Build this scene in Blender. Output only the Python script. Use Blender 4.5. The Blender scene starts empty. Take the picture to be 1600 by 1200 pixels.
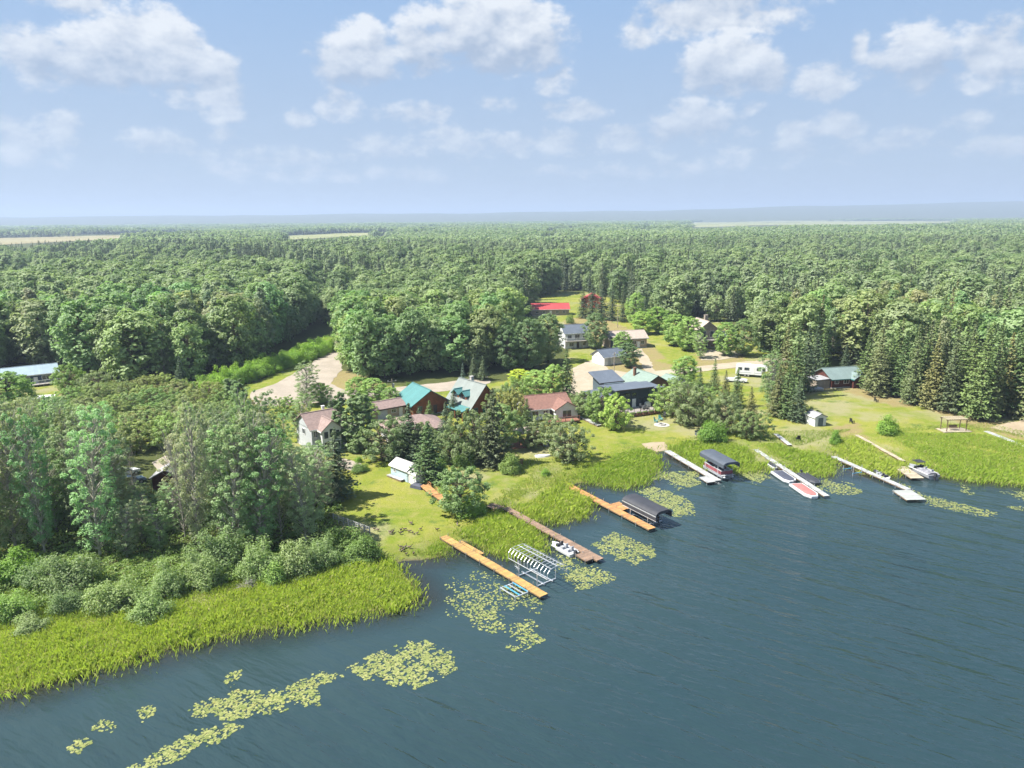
import bpy, bmesh, math, random
import numpy as np
from mathutils import Vector, Matrix
random.seed(7); RNG = np.random.default_rng(11)
SC = bpy.context.scene
COL = SC.collection
R = math.radians

# ------------------------------------------------------------------ camera
CAM_H, FPX, PITCH, ROLL = 45.0, 1142.0, R(12.78), R(0.43)      # FPX: focal length in photo pixels (1600 wide)
cam_data = bpy.data.cameras.new('camera')
cam_data.sensor_width = 36.0
cam_data.lens = 36.0 * FPX / 1600.0
cam_data.clip_start = 1.0; cam_data.clip_end = 60000.0
cam = bpy.data.objects.new('camera', cam_data); COL.objects.link(cam)
cam.matrix_world = (Matrix.Translation((0, 0, CAM_H)) @ Matrix.Rotation(math.pi/2 - PITCH, 4, 'X') @ Matrix.Rotation(-ROLL, 4, 'Z'))
SC.camera = cam

# ------------------------------------------------------------------ light, sky, exposure
SUN_EL, SUN_AZ = R(54), R(-99)          # azimuth measured from +Y towards +X (the sun stands high to the left)
sun_dir = Vector((math.sin(SUN_AZ)*math.cos(SUN_EL), math.cos(SUN_AZ)*math.cos(SUN_EL), math.sin(SUN_EL)))
sl = bpy.data.lights.new('sun', 'SUN'); sl.energy = 4.8; sl.angle = R(0.55); sl.color = (1.0, 0.95, 0.86)
so = bpy.data.objects.new('sun', sl); COL.objects.link(so)
so.rotation_euler = sun_dir.to_track_quat('Z', 'Y').to_euler(); so.location = (-200, 60, 300)
vs = SC.view_settings
vs.view_transform = 'Standard'; vs.look = 'None'; vs.gamma = 1.0; vs.exposure = 1.5; vs.use_curve_mapping = False
SC.cycles.use_denoising = True
SC.cycles.use_adaptive_sampling = True; SC.cycles.adaptive_threshold = .025
SC.cycles.max_bounces = 6; SC.cycles.diffuse_bounces = 4; SC.cycles.glossy_bounces = 2
SC.cycles.transparent_max_bounces = 8; SC.cycles.transmission_bounces = 4; SC.cycles.volume_bounces = 0

class NT:
    """small node-tree helper"""
    def __init__(s, tree): s.t = tree; s.n = tree.nodes; s.l = tree.links
    def add(s, typ, **kw):
        n = s.n.new(typ)
        for k, v in kw.items(): setattr(n, k, v)
        return n
    def put(s, sock, v):
        if v is None: return
        if isinstance(v, bpy.types.NodeSocket): s.l.new(v, sock)
        elif isinstance(v, (tuple, list)) and len(v) == 3 and sock.type == 'RGBA': sock.default_value = (*v, 1)
        else: sock.default_value = v
    def math(s, op, a, b=None, c=None, clamp=False):
        n = s.add('ShaderNodeMath', operation=op, use_clamp=clamp)
        for i, v in enumerate((a, b, c)): s.put(n.inputs[i], v)
        return n.outputs[0]
    def vmath(s, op, a, b=None):
        n = s.add('ShaderNodeVectorMath', operation=op)
        s.put(n.inputs[0], a)
        if b is not None: s.put(n.inputs[1], b)
        return n.outputs[0]
    def mix(s, f, a, b, blend='MIX'):
        n = s.add('ShaderNodeMix', data_type='RGBA', blend_type=blend); n.clamp_factor = True
        s.put(n.inputs[0], f); s.put(n.inputs[6], a); s.put(n.inputs[7], b)
        return n.outputs[2]
    def ramp(s, v, lo, hi, a=0.0, b=1.0, smooth=True):
        n = s.add('ShaderNodeMapRange', interpolation_type='SMOOTHSTEP' if smooth else 'LINEAR'); n.clamp = True
        for i, x in enumerate((v, lo, hi, a, b)): s.put(n.inputs[i], x)
        return n.outputs[0]
    def noise(s, vec, scale, detail=3, rough=.55, dist=0.0):
        n = s.add('ShaderNodeTexNoise'); s.put(n.inputs['Vector'], vec)
        n.inputs['Scale'].default_value = scale; n.inputs['Detail'].default_value = detail
        n.inputs['Roughness'].default_value = rough; n.inputs['Distortion'].default_value = dist
        return n.outputs[0]

def cam_ray(px, py):
    x = (px-800)/FPX; y = -(py-600)/FPX
    c, s = math.cos(ROLL), math.sin(ROLL)
    x, y = c*x + s*y, -s*x + c*y
    cp, sp = math.cos(PITCH), math.sin(PITCH)
    return x, cp + y*sp, -sp + y*cp
# fair-weather cumulus seen in the photograph: centre, half width, half height in photo pixels, weight
CLOUDS = [(60,85,75,50,.8),(150,85,110,50,1.05),(235,70,80,62,1.15),(300,105,75,34,.9),(320,155,75,42,.65),(30,215,75,45,.5),(250,225,75,26,.5),(120,5,90,20,.45),
 (560,85,82,56,1.05),(660,60,60,60,.9),(770,45,130,70,1.2),(850,70,60,50,.9),(530,165,48,32,.75),(650,178,90,24,.6),(870,125,36,28,.75),(895,172,64,20,.6),
 (1010,45,45,34,.55),(1130,20,150,44,.8),(1135,100,88,52,1.1),(1190,115,50,34,.9),(1080,190,82,40,.95),(1160,218,36,26,.55),(1290,125,56,34,.65),(1345,75,16,34,.7),(1430,85,78,56,.9),(1550,90,70,52,.85),
 (1310,195,50,26,.8),(1405,222,50,24,.55),(1510,185,36,22,.45),(1560,230,60,22,.6),(1240,205,30,18,.6),(960,215,70,22,.6),(700,210,60,20,.55),(470,185,30,16,.5),(620,235,60,16,.5),(1180,165,24,16,.5),(780,160,40,16,.5),(95,195,30,22,.6),(340,215,36,18,.5),(800,225,320,26,.52),(400,245,200,22,.48),(1250,240,240,22,.48),(1000,265,300,16,.42),(500,270,260,16,.42)]
def make_world():
    w = bpy.data.worlds.new('World'); SC.world = w; w.use_nodes = True; w.cycles.sampling_method = 'MANUAL'; w.cycles.sample_map_resolution = 256
    T = NT(w.node_tree); T.n.clear()
    out = T.add('ShaderNodeOutputWorld'); bg = T.add('ShaderNodeBackground')
    T.l.new(bg.outputs[0], out.inputs[0]); bg.inputs[1].default_value = 0.05
    sky = T.add('ShaderNodeTexSky', sky_type='NISHITA')
    sky.sun_disc = False; sky.sun_elevation = SUN_EL; sky.sun_rotation = SUN_AZ
    sky.altitude = 700; sky.air_density = 1.0; sky.dust_density = 1.6; sky.ozone_density = 1.6
    tc = T.add('ShaderNodeTexCoord'); d = tc.outputs['Generated']
    sx = T.add('ShaderNodeSeparateXYZ'); T.put(sx.inputs[0], d)
    az = T.math('MULTIPLY', T.math('ARCTAN2', sx.outputs[0], sx.outputs[1]), 57.2958)
    el = T.math('MULTIPLY', T.math('ARCSINE', sx.outputs[2]), 57.2958)
    cb = T.add('ShaderNodeCombineXYZ'); T.put(cb.inputs[0], az); T.put(cb.inputs[1], T.math('MULTIPLY', el, 1.5))
    v = cb.outputs[0]
    n1 = T.noise(v, .42, 6, .60)                                     # billows
    off = T.vmath('ADD', v, (-.6, 1.1, 0)); n1b = T.noise(off, .42, 3, .60)
    n2 = T.noise(v, .11, 1, .5)
    # fair-weather cumulus: (azimuth, elevation, half width, half height up, half height down, weight) in degrees
    C = []
    for (cx, cy, hw, hh, wt) in CLOUDS:
        r = Vector(cam_ray(cx, cy)).normalized(); C.append((math.degrees(math.atan2(r.x, r.y)), math.degrees(math.asin(r.z)), hw*.047, hh*.047, wt))
    dens = None; wsum = None; ysum = None; flat = T.add('ShaderNodeCombineXYZ'); T.put(flat.inputs[0], az); T.put(flat.inputs[1], el); flat = flat.outputs[0]
    for (a, e, wd, hh, wt) in C:
        k = wt**.5; ec = e          # weight - |offset|^2, the weight folded into the scale
        n = T.add('ShaderNodeVectorMath', operation='MULTIPLY_ADD'); T.put(n.inputs[0], flat)
        n.inputs[1].default_value = (k/wd, k/hh, 0); n.inputs[2].default_value = (-a*k/wd, -ec*k/hh, 0)
        q = T.add('ShaderNodeVectorMath', operation='DOT_PRODUCT'); T.put(q.inputs[0], n.outputs[0]); T.put(q.inputs[1], n.outputs[0])
        q = T.math('SUBTRACT', wt, q.outputs['Value'])
        dens = q if dens is None else T.math('MAXIMUM', dens, q)
        if wt >= .9:                                            # how high inside its cloud a point lies: flat grey bases, bright tops
            p = T.math('MAXIMUM', q, 0.0); y = T.math('MULTIPLY', p, ec)
            wsum = p if wsum is None else T.math('ADD', wsum, p); ysum = y if ysum is None else T.math('ADD', ysum, y)
    # the same kind of cloud goes on round the rest of the sky
    n3 = T.noise(T.vmath('MULTIPLY', d, (1, 1, 3.0)), 2.6, 2, .5)
    beyond = T.ramp(T.math('ABSOLUTE', az), 36, 46)
    high = T.ramp(el, 20, 26)
    gen = T.math('MULTIPLY', T.math('SUBTRACT', T.math('MULTIPLY', n3, 4.2), 2.0), T.math('MAXIMUM', beyond, high))
    gen = T.math('SUBTRACT', gen, T.math('SUBTRACT', 1.0, T.math('MAXIMUM', beyond, high)))
    dens = T.math('MAXIMUM', T.math('MAXIMUM', dens, -1.2), gen)
    base = T.math('ADD', dens, T.math('MULTIPLY', T.math('SUBTRACT', n1, .5), 2.5))
    base = T.math('ADD', base, T.math('MULTIPLY', T.math('SUBTRACT', n2, .5), .7))
    a = T.ramp(base, .06, .68)
    fade = T.ramp(el, 1.0, 12.0, .42, .97, smooth=False)
    a = T.math('MULTIPLY', a, fade)
    lit = T.math('ADD', .55, T.math('MULTIPLY', T.math('SUBTRACT', n1, n1b), 1.7))
    hgt = T.math('MULTIPLY', T.math('SUBTRACT', el, T.math('DIVIDE', ysum, T.math('MAXIMUM', wsum, .02))), T.ramp(wsum, 0, .25))
    lit = T.math('ADD', lit, T.math('MULTIPLY', hgt, .26), clamp=True)
    ccol = T.mix(lit, (3.0, 3.7, 4.8), (6.1, 6.4, 6.8))
    thin = T.mix(T.ramp(el, 0, 24), (3.30, 4.10, 5.25), (2.05, 3.60, 6.0))          # milky summer air over the blue
    skyc = T.mix(T.ramp(el, 0, 40, .93, .75), sky.outputs[0], thin)
    T.put(bg.inputs[0], T.mix(a, skyc, ccol))
make_world()

# ------------------------------------------------------------------ photo pixel <-> ground
def on_plane(px, py, z=0.0):
    r = cam_ray(px, py); t = (z-CAM_H)/r[2]
    return r[0]*t, r[1]*t
def to_px(X, Y, Z):
    X = np.asarray(X, float); Y = np.asarray(Y, float); Z = np.asarray(Z, float)
    cp, sp = math.cos(PITCH), math.sin(PITCH); dz = Z-CAM_H
    f = Y*cp - dz*sp; u = Y*sp + dz*cp
    f = np.where(f < .01, .01, f)
    x, y = X/f, u/f
    c, s = math.cos(ROLL), math.sin(ROLL)
    x, y = c*x - s*y, s*x + c*y
    return 800 + FPX*x, 600 - FPX*y
def in_poly(px, py, poly):
    px = np.asarray(px, float); py = np.asarray(py, float); r = np.zeros(px.shape, bool)
    j = len(poly)-1
    for i in range(len(poly)):
        xi, yi = poly[i][:2]; xj, yj = poly[j][:2]
        c = ((yi > py) != (yj > py)) & (px < (xj-xi)*(py-yi)/((yj-yi) or 1e-9) + xi)
        r ^= c; j = i
    return r
# ------------------------------------------------------------------ mesh helpers
def tag(o, label=None, cat=None, group=None, kind=None):
    if label: o['label'] = label
    if cat: o['category'] = cat
    if group: o['group'] = group
    if kind: o['kind'] = kind
    return o
def new_obj(name, data, parent=None):
    o = bpy.data.objects.new(name, data); COL.objects.link(o)
    if parent is not None: o.parent = parent
    return o
def thing(name, label, cat, loc, rz=0.0, group=None):
    o = new_obj(name, None); o.empty_display_size = .3
    o.location = loc; o.rotation_euler = (0, 0, rz)
    return tag(o, label, cat, group)
def mesh_np(name, V, Fq, mats, midx=None, smooth=False):
    """V (n,3); Fq (m,k) faces of k corners"""
    me = bpy.data.meshes.new(name)
    V = np.asarray(V, np.float32); Fq = np.asarray(Fq, np.int32); k = Fq.shape[1]; m = len(Fq)
    me.vertices.add(len(V)); me.vertices.foreach_set('co', V.ravel())
    me.loops.add(m*k); me.loops.foreach_set('vertex_index', Fq.ravel())
    me.polygons.add(m)
    me.polygons.foreach_set('loop_start', np.arange(0, m*k, k, dtype=np.int32))
    if midx is not None: me.polygons.foreach_set('material_index', np.asarray(midx, np.int32))
    me.polygons.foreach_set('use_smooth', np.full(m, smooth, bool))
    for x in mats: me.materials.append(x)
    me.update(calc_edges=True)
    return me

class MB:
    def __init__(s): s.v = []; s.f = []; s.m = []
    def add(s, vs, fs, m=0):
        b = len(s.v); s.v += [tuple(q) for q in vs]
        for f in fs: s.f.append(tuple(b+i for i in f)); s.m.append(m)
        return s
    def box(s, c, d, rz=0, m=0, ry=0, rx=0):
        x, y, z = d[0]/2, d[1]/2, d[2]/2
        pts = [(-x,-y,-z),(x,-y,-z),(x,y,-z),(-x,y,-z),(-x,-y,z),(x,-y,z),(x,y,z),(-x,y,z)]
        M = Matrix.Translation(c) @ Matrix.Rotation(rz, 4, 'Z') @ Matrix.Rotation(ry, 4, 'Y') @ Matrix.Rotation(rx, 4, 'X')
        return s.add([M @ Vector(p) for p in pts], [(3,2,1,0),(4,5,6,7),(0,1,5,4),(1,2,6,5),(2,3,7,6),(3,0,4,7)], m)
    def hexa(s, pts, m=0):      # 8 points: bottom 4, top 4
        return s.add(pts, [(3,2,1,0),(4,5,6,7),(0,1,5,4),(1,2,6,5),(2,3,7,6),(3,0,4,7)], m)
    def tube(s, a, b, r, r2=None, n=6, m=0):
        a, b = Vector(a), Vector(b); r2 = r if r2 is None else r2
        q = (b-a).to_track_quat('Z', 'Y'); vs = []
        for p, rr in ((a, r), (b, r2)):
            for i in range(n):
                t = 2*math.pi*i/n; vs.append(p + q @ Vector((rr*math.cos(t), rr*math.sin(t), 0)))
        fs = [(i, (i+1) % n, n+(i+1) % n, n+i) for i in range(n)] + [tuple(range(n-1, -1, -1)), tuple(range(n, 2*n))]
        return s.add(vs, fs, m)
    def prism(s, poly, z0, z1, m=0):       # polygon in xy, counter-clockwise
        n = len(poly)
        return s.add([(x, y, z0) for x, y in poly] + [(x, y, z1) for x, y in poly],
                     [tuple(range(n-1, -1, -1)), tuple(range(n, 2*n))] + [(i, (i+1) % n, n+(i+1) % n, n+i) for i in range(n)], m)
    def slab(s, pts, t, m=0):              # planar polygon given a thickness t downwards
        n = len(pts)
        return s.add([(x, y, z-t) for x, y, z in pts] + list(pts),
                     [tuple(range(n-1, -1, -1)), tuple(range(n, 2*n))] + [(i, (i+1) % n, n+(i+1) % n, n+i) for i in range(n)], m)
    def loft(s, rings, m=0, cap=True, closed=True):
        n = len(rings[0]); vs = [p for r in rings for p in r]; fs = []
        for k in range(len(rings)-1):
            for i in range(n if closed else n-1):
                j = (i+1) % n; fs.append((k*n+i, k*n+j, (k+1)*n+j, (k+1)*n+i))
        if cap: fs += [tuple(range(n-1, -1, -1)), tuple(range((len(rings)-1)*n, len(rings)*n))]
        return s.add(vs, fs, m)
    def sphere(s, c, r, nu=8, nv=6, m=0):
        rx, ry, rz = (r, r, r) if isinstance(r, (int, float)) else r
        rings = []
        for k in range(nv+1):
            t = math.pi*(.04 + .92*k/nv)
            rings.append([(c[0]+rx*math.sin(t)*math.cos(2*math.pi*i/nu), c[1]+ry*math.sin(t)*math.sin(2*math.pi*i/nu), c[2]-rz*math.cos(t)) for i in range(nu)])
        return s.loft(rings, m)
    def build(s, name, mats, parent=None, smooth=False, fix=True):
        me = bpy.data.meshes.new(name); me.from_pydata(s.v, [], s.f)
        for x in (mats if isinstance(mats, (list, tuple)) else [mats]): me.materials.append(x)
        me.polygons.foreach_set('material_index', s.m)
        me.polygons.foreach_set('use_smooth', [smooth]*len(s.f))
        if fix:
            bm = bmesh.new(); bm.from_mesh(me); bmesh.ops.recalc_face_normals(bm, faces=bm.faces); bm.to_mesh(me); bm.free()
        me.update()
        return new_obj(name, me, parent)
def part(name, mat, parent, *calls, smooth=False):
    b = MB()
    for c in calls: c(b)
    return b.build(name, mat, parent, smooth)
def copy_tree(o, parent=None, label=None, loc=None, rz=None):
    c = o.copy(); COL.objects.link(c); c.parent = parent
    if label: c['label'] = label
    if loc is not None: c.location = loc
    if rz is not None: c.rotation_euler = (0, 0, rz)
    for ch in o.children: copy_tree(ch, c)
    return c

# ------------------------------------------------------------------ materials
MATS = {}
def mat(name, col, rough=.75, var=.12, scale=1.5, bump=0.0, bscale=8.0, metal=0.0, spec=.3, stripes=None, dirt=0.0, coord='Object', island=0.0):
    """painted / wooden / metal surface with gentle colour variation, grain relief and optional board lines (axis, pitch, depth)"""
    if name in MATS: return MATS[name]
    m = bpy.data.materials.new(name); m.use_nodes = True; T = NT(m.node_tree)
    b = T.n['Principled BSDF']; tc = T.add('ShaderNodeTexCoord').outputs[coord]
    n = T.noise(tc, scale, 4, .6); n2 = T.noise(tc, scale*7, 3, .6)
    f = T.math('ADD', T.math('MULTIPLY', n, .65), T.math('MULTIPLY', n2, .35))
    lo = tuple(max(0, c*(1-var*1.6)) for c in col); hi = tuple(min(1, c*(1+var*1.6)) for c in col)
    c = T.mix(T.ramp(f, .3, .7), lo, hi)
    if dirt: c = T.mix(T.math('MULTIPLY', T.ramp(T.noise(tc, scale*.6, 5, .7), .5, .72), dirt), c, (.10, .085, .06))
    h = T.math('MULTIPLY', T.noise(tc, bscale, 3), 1.0)
    if stripes:
        ax, pitch, dep = stripes
        sx = T.add('ShaderNodeSeparateXYZ'); T.put(sx.inputs[0], tc)
        fr = T.math('FRACT', T.math('DIVIDE', sx.outputs['XYZ'.index(ax)], pitch))
        line = T.ramp(T.math('ABSOLUTE', T.math('SUBTRACT', fr, .5)), .40, .48)
        h = T.math('SUBTRACT', h, T.math('MULTIPLY', line, dep))
        fl = T.math('FLOOR', T.math('DIVIDE', sx.outputs['XYZ'.index(ax)], pitch))
        wn = T.add('ShaderNodeTexWhiteNoise', noise_dimensions='1D'); T.put(wn.inputs['W'], fl)
        c = T.mix(T.math('MULTIPLY', wn.outputs[0], .28), c, tuple(x*.72 for x in col))
    if island: c = T.mix(T.math('MULTIPLY', T.add('ShaderNodeNewGeometry').outputs['Random Per Island'], island), c, tuple(x*.42+.03 for x in col))
    T.put(b.inputs['Base Color'], c)
    b.inputs['Roughness'].default_value = rough; b.inputs['Metallic'].default_value = metal; b.inputs['Specular IOR Level'].default_value = spec
    bp = T.add('ShaderNodeBump'); bp.inputs['Strength'].default_value = .5; bp.inputs['Distance'].default_value = .02 if not bump else bump
    T.put(bp.inputs['Height'], h); T.put(b.inputs['Normal'], bp.outputs[0])
    MATS[name] = m; return m
def glass_mat():
    m = bpy.data.materials.new('window_glass'); m.use_nodes = True; b = m.node_tree.nodes['Principled BSDF']
    T = NT(m.node_tree); n = T.noise(T.add('ShaderNodeTexCoord').outputs['Object'], .9, 2)
    T.put(b.inputs['Base Color'], T.mix(n, (.012, .016, .02), (.05, .06, .07)))
    b.inputs['Roughness'].default_value = .06; b.inputs['Specular IOR Level'].default_value = .8
    return m
GLASS = glass_mat()
def leaf_mat(name, c1, c2, dry=(.16, .14, .05), dryf=.12, trans=.48, rough=.55, bs=.018):
    """foliage: hue drifts from tree to tree and from clump to clump; obj.color tints single trees"""
    m = bpy.data.materials.new(name); m.use_nodes = True; T = NT(m.node_tree); T.n.clear()
    out = T.add('ShaderNodeOutputMaterial'); oi = T.add('ShaderNodeObjectInfo'); geo = T.add('ShaderNodeNewGeometry')
    ri = geo.outputs['Random Per Island']
    big = T.noise(geo.outputs['Position'], bs, 3); fine = T.noise(geo.outputs['Position'], .55, 3)
    f = T.math('ADD', T.math('MULTIPLY', oi.outputs['Random'], .72), T.math('ADD', T.math('MULTIPLY', big, .40), T.math('MULTIPLY', T.math('SUBTRACT', fine, .75), .5)))
    c = T.mix(f, c1, c2)
    c = T.mix(T.math('MULTIPLY', T.ramp(ri, .72, 1.0), dryf*3), c, dry)
    c = T.mix(T.math('MULTIPLY', T.ramp(ri, .0, .5), .22), c, tuple(x*.6 for x in c1))
    c = T.mix(1.0, c, oi.outputs['Color'], 'MULTIPLY')
    df = T.add('ShaderNodeBsdfDiffuse'); T.put(df.inputs[0], c)
    tr = T.add('ShaderNodeBsdfTranslucent'); T.put(tr.inputs[0], T.mix(1.0, c, (1.0, 1.12, .75), 'MULTIPLY'))
    gl = T.add('ShaderNodeBsdfGlossy'); gl.inputs['Roughness'].default_value = rough; T.put(gl.inputs[0], (.6, .65, .6))
    m1 = T.add('ShaderNodeMixShader'); m1.inputs[0].default_value = trans
    T.l.new(df.outputs[0], m1.inputs[1]); T.l.new(tr.outputs[0], m1.inputs[2])
    m2 = T.add('ShaderNodeMixShader'); m2.inputs[0].default_value = .045
    T.l.new(m1.outputs[0], m2.inputs[1]); T.l.new(gl.outputs[0], m2.inputs[2]); T.l.new(m2.outputs[0], out.inputs[0])
    return m
# ------------------------------------------------------------------ the lie of the land
SHORE_PX = [(-400,1165),(-150,1112),(0,1080),(60,1068),(120,1050),(200,1030),(300,1000),(400,980),(480,968),(560,955),(620,945),(650,934),
 (640,915),(620,893),(612,880),(625,874),(660,873),(690,867),(703,850),(722,842),(745,847),(765,860),(800,868),(833,864),(841,850),(833,830),(800,812),(787,797),
 (800,800),(830,811),(870,813),(905,805),(915,790),(900,770),(888,756),(910,752),(940,755),(975,760),(1000,752),(1015,742),(1028,727),(1022,706),(1042,703),
 (1062,714),(1088,729),(1110,735),(1155,736),(1190,733),(1215,732),(1250,739),(1290,742),(1300,730),(1286,714),(1300,711),(1322,722),(1347,740),(1380,744),
 (1420,734),(1437,730),(1460,742),(1500,748),(1550,752),(1600,757),(1700,768),(1900,782),(2300,800)]
SHORE = [on_plane(*p) for p in SHORE_PX]
SHORE = [(-20000, -900), (-400, -20)] + SHORE + [(420, 60), (20000, -900)]
LAND = SHORE + [(20000, 30000), (-20000, 30000)]
_A = np.array(SHORE[:-1]); _B = np.array(SHORE[1:])
def shore_d(X, Y):
    X = np.asarray(X, float).ravel(); Y = np.asarray(Y, float).ravel(); best = np.full(X.shape, 1e9)
    for a, b in zip(_A, _B):
        e = b-a; t = np.clip(((X-a[0])*e[0] + (Y-a[1])*e[1])/(e @ e), 0, 1)
        best = np.minimum(best, np.hypot(X-a[0]-t*e[0], Y-a[1]-t*e[1]))
    return np.where(in_poly(X, Y, LAND), best, -best)
def smooth(x, a, b):
    t = np.clip((x-a)/(b-a), 0, 1); return t*t*(3-2*t)
def height(X, Y, d=None):
    X = np.asarray(X, float).ravel(); Y = np.asarray(Y, float).ravel()
    if d is None: d = shore_d(X, Y)
    z = .05 + .30*(1-np.exp(-np.maximum(d, 0)/2.5)) + .018*np.minimum(np.maximum(d, 0), 110)
    far = smooth(d, 150, 600)
    z += far*(2.2*np.sin(X/260+1.3)*np.sin(Y/340+.4) + 1.6*np.sin(X/120+Y/190) + 2.0)
    q = X/np.maximum(Y, 1)
    top = np.interp(q, [-1.2, -.7, -.3, 0, .2, .38, .55, .72, 1.2], [104, 101, 105, 112, 124, 158, 182, 206, 225])
    z += smooth(Y, 5600, 9200)*(top-4 + 4*np.sin(X/410) + 3*np.sin(X/170+1))
    zb = np.maximum(-3.0, .04 + .09*d)
    return np.where(d > 0, z, zb)
def hz(x, y): return float(height([x], [y])[0])
def G(px, py):
    z = 0.0
    for _ in range(6):
        x, y = on_plane(px, py, z); z = hz(x, y) if shore_d([x], [y])[0] > 0 else 0.0
    return Vector((x, y, z))
def Gmany(pts): return [G(*p) for p in pts]

def axis_coords(segs):
    out = []
    for a, b, n, g in segs:
        t = np.linspace(0, 1, n, endpoint=False)
        out.append(a + (b-a)*(t**g if g > 0 else 1-(1-t)**(-g)))
    return np.concatenate(out + [[segs[-1][1]]])
FOREST_PX = []     # filled by the planting tables below (ground tone follows them)
CLEAR_PX = []

# ---- zones traced on the photograph (pixel outlines on the ground)
DRY_PX = [[(500,570),(560,585),(600,600),(560,612),(510,608),(470,615),(500,590)], [(895,590),(930,565),(1010,560),(1060,572),(1000,600),(900,625),(870,615)],
          [(880,500),(930,490),(960,505),(1000,520),(1040,560),(1000,570),(940,535),(890,520)], [(1330,598),(1400,612),(1450,632),(1400,636),(1320,612)], [(1440,632),(1600,665),(1600,690),(1500,660)],
          [(1300,668),(1340,660),(1360,690),(1400,712),(1380,712),(1330,690)], [(1085,545),(1160,548),(1170,575),(1090,575)], [(1265,585),(1300,600),(1300,612),(1255,612)], [(600,640),(622,640),(620,690),(590,690)],
          [(860,590),(820,600),(830,612),(860,612)]]
FLOOR_PX = [[(-200,610),(100,600),(330,605),(400,600),(520,520),(530,600),(640,605),(760,600),(820,590),(880,575),(900,520),(830,500),(860,440),(1000,470),(1180,520),(1230,570),(1300,575),(1400,600),(1600,630),(1900,640),(1900,345),(-200,352)],
            [(-200,860),(-200,670),(60,665),(200,690),(300,700),(430,700),(490,740),(530,790),(530,830),(470,860),(330,868)]]
FIELD_PX = [[(-60,384),(0,383),(60,380),(140,376),(240,371),(330,368),(330,366),(200,368),(60,371),(-60,373)],
            [(430,376),(540,370),(620,367),(620,363.5),(540,364.5),(440,369)], [(870,357),(905,356),(912,354),(880,354)], [(848,372),(870,368),(880,361),(860,362)],
            [(1066,355),(1200,353),(1350,351),(1450,349.5),(1500,348.5),(1500,345),(1400,345.3),(1200,346.2),(1075,347.8)], [(0,364),(160,362),(330,360),(330,358.6),(160,360),(0,361.5)], [(620,361),(720,359),(720,357.5),(620,359)], [(985,362),(1015,358),(1030,354),(1005,355)]]

def make_ground():
    xs = axis_coords([(-16000, -900, 40, -2.2), (-900, -190, 40, -1.6), (-190, -95, 50, 1), (-95, 125, 176, 1), (125, 230, 50, 1), (230, 900, 40, 1.6), (900, 16000, 40, 2.2)])
    ys = axis_coords([(-400, 40, 14, 1), (40, 165, 110, 1), (165, 300, 75, 1), (300, 1200, 90, 1.5), (1200, 5600, 46, 1.3), (5600, 9400, 40, 1), (9400, 15000, 6, 1)])
    X, Y = np.meshgrid(xs, ys); nx, ny = len(xs), len(ys)
    d = shore_d(X, Y); Z = height(X, Y, d)
    V = np.stack([X.ravel(), Y.ravel(), Z], 1)
    i = np.arange((ny-1)*(nx-1)); r, c = i//(nx-1), i % (nx-1); a = r*nx+c
    Fq = np.stack([a, a+1, a+nx+1, a+nx], 1)
    me = mesh_np('ground', V, Fq, [ground_mat()], smooth=True)
    px, py = to_px(V[:, 0], V[:, 1], V[:, 2]); ok = V[:, 1] > 20
    def att(name, val):
        at = me.attributes.new(name, 'FLOAT', 'POINT'); at.data.foreach_set('value', np.asarray(val, np.float32))
    dry = np.zeros(len(V)); fl = np.zeros(len(V))
    for p in DRY_PX: dry[in_poly(px, py, p) & ok] = 1
    for p in FLOOR_PX: fl[in_poly(px, py, p) & ok] = 1
    fl[(V[:, 1] > 420) | ((np.abs(V[:, 0]) > 200) & (d > 20))] = 1
    att('dry', dry); att('floor', fl*(1-dry)); att('shore', np.clip(d, -30, 60))
    return tag(new_obj('ground', me), kind='structure')
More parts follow.
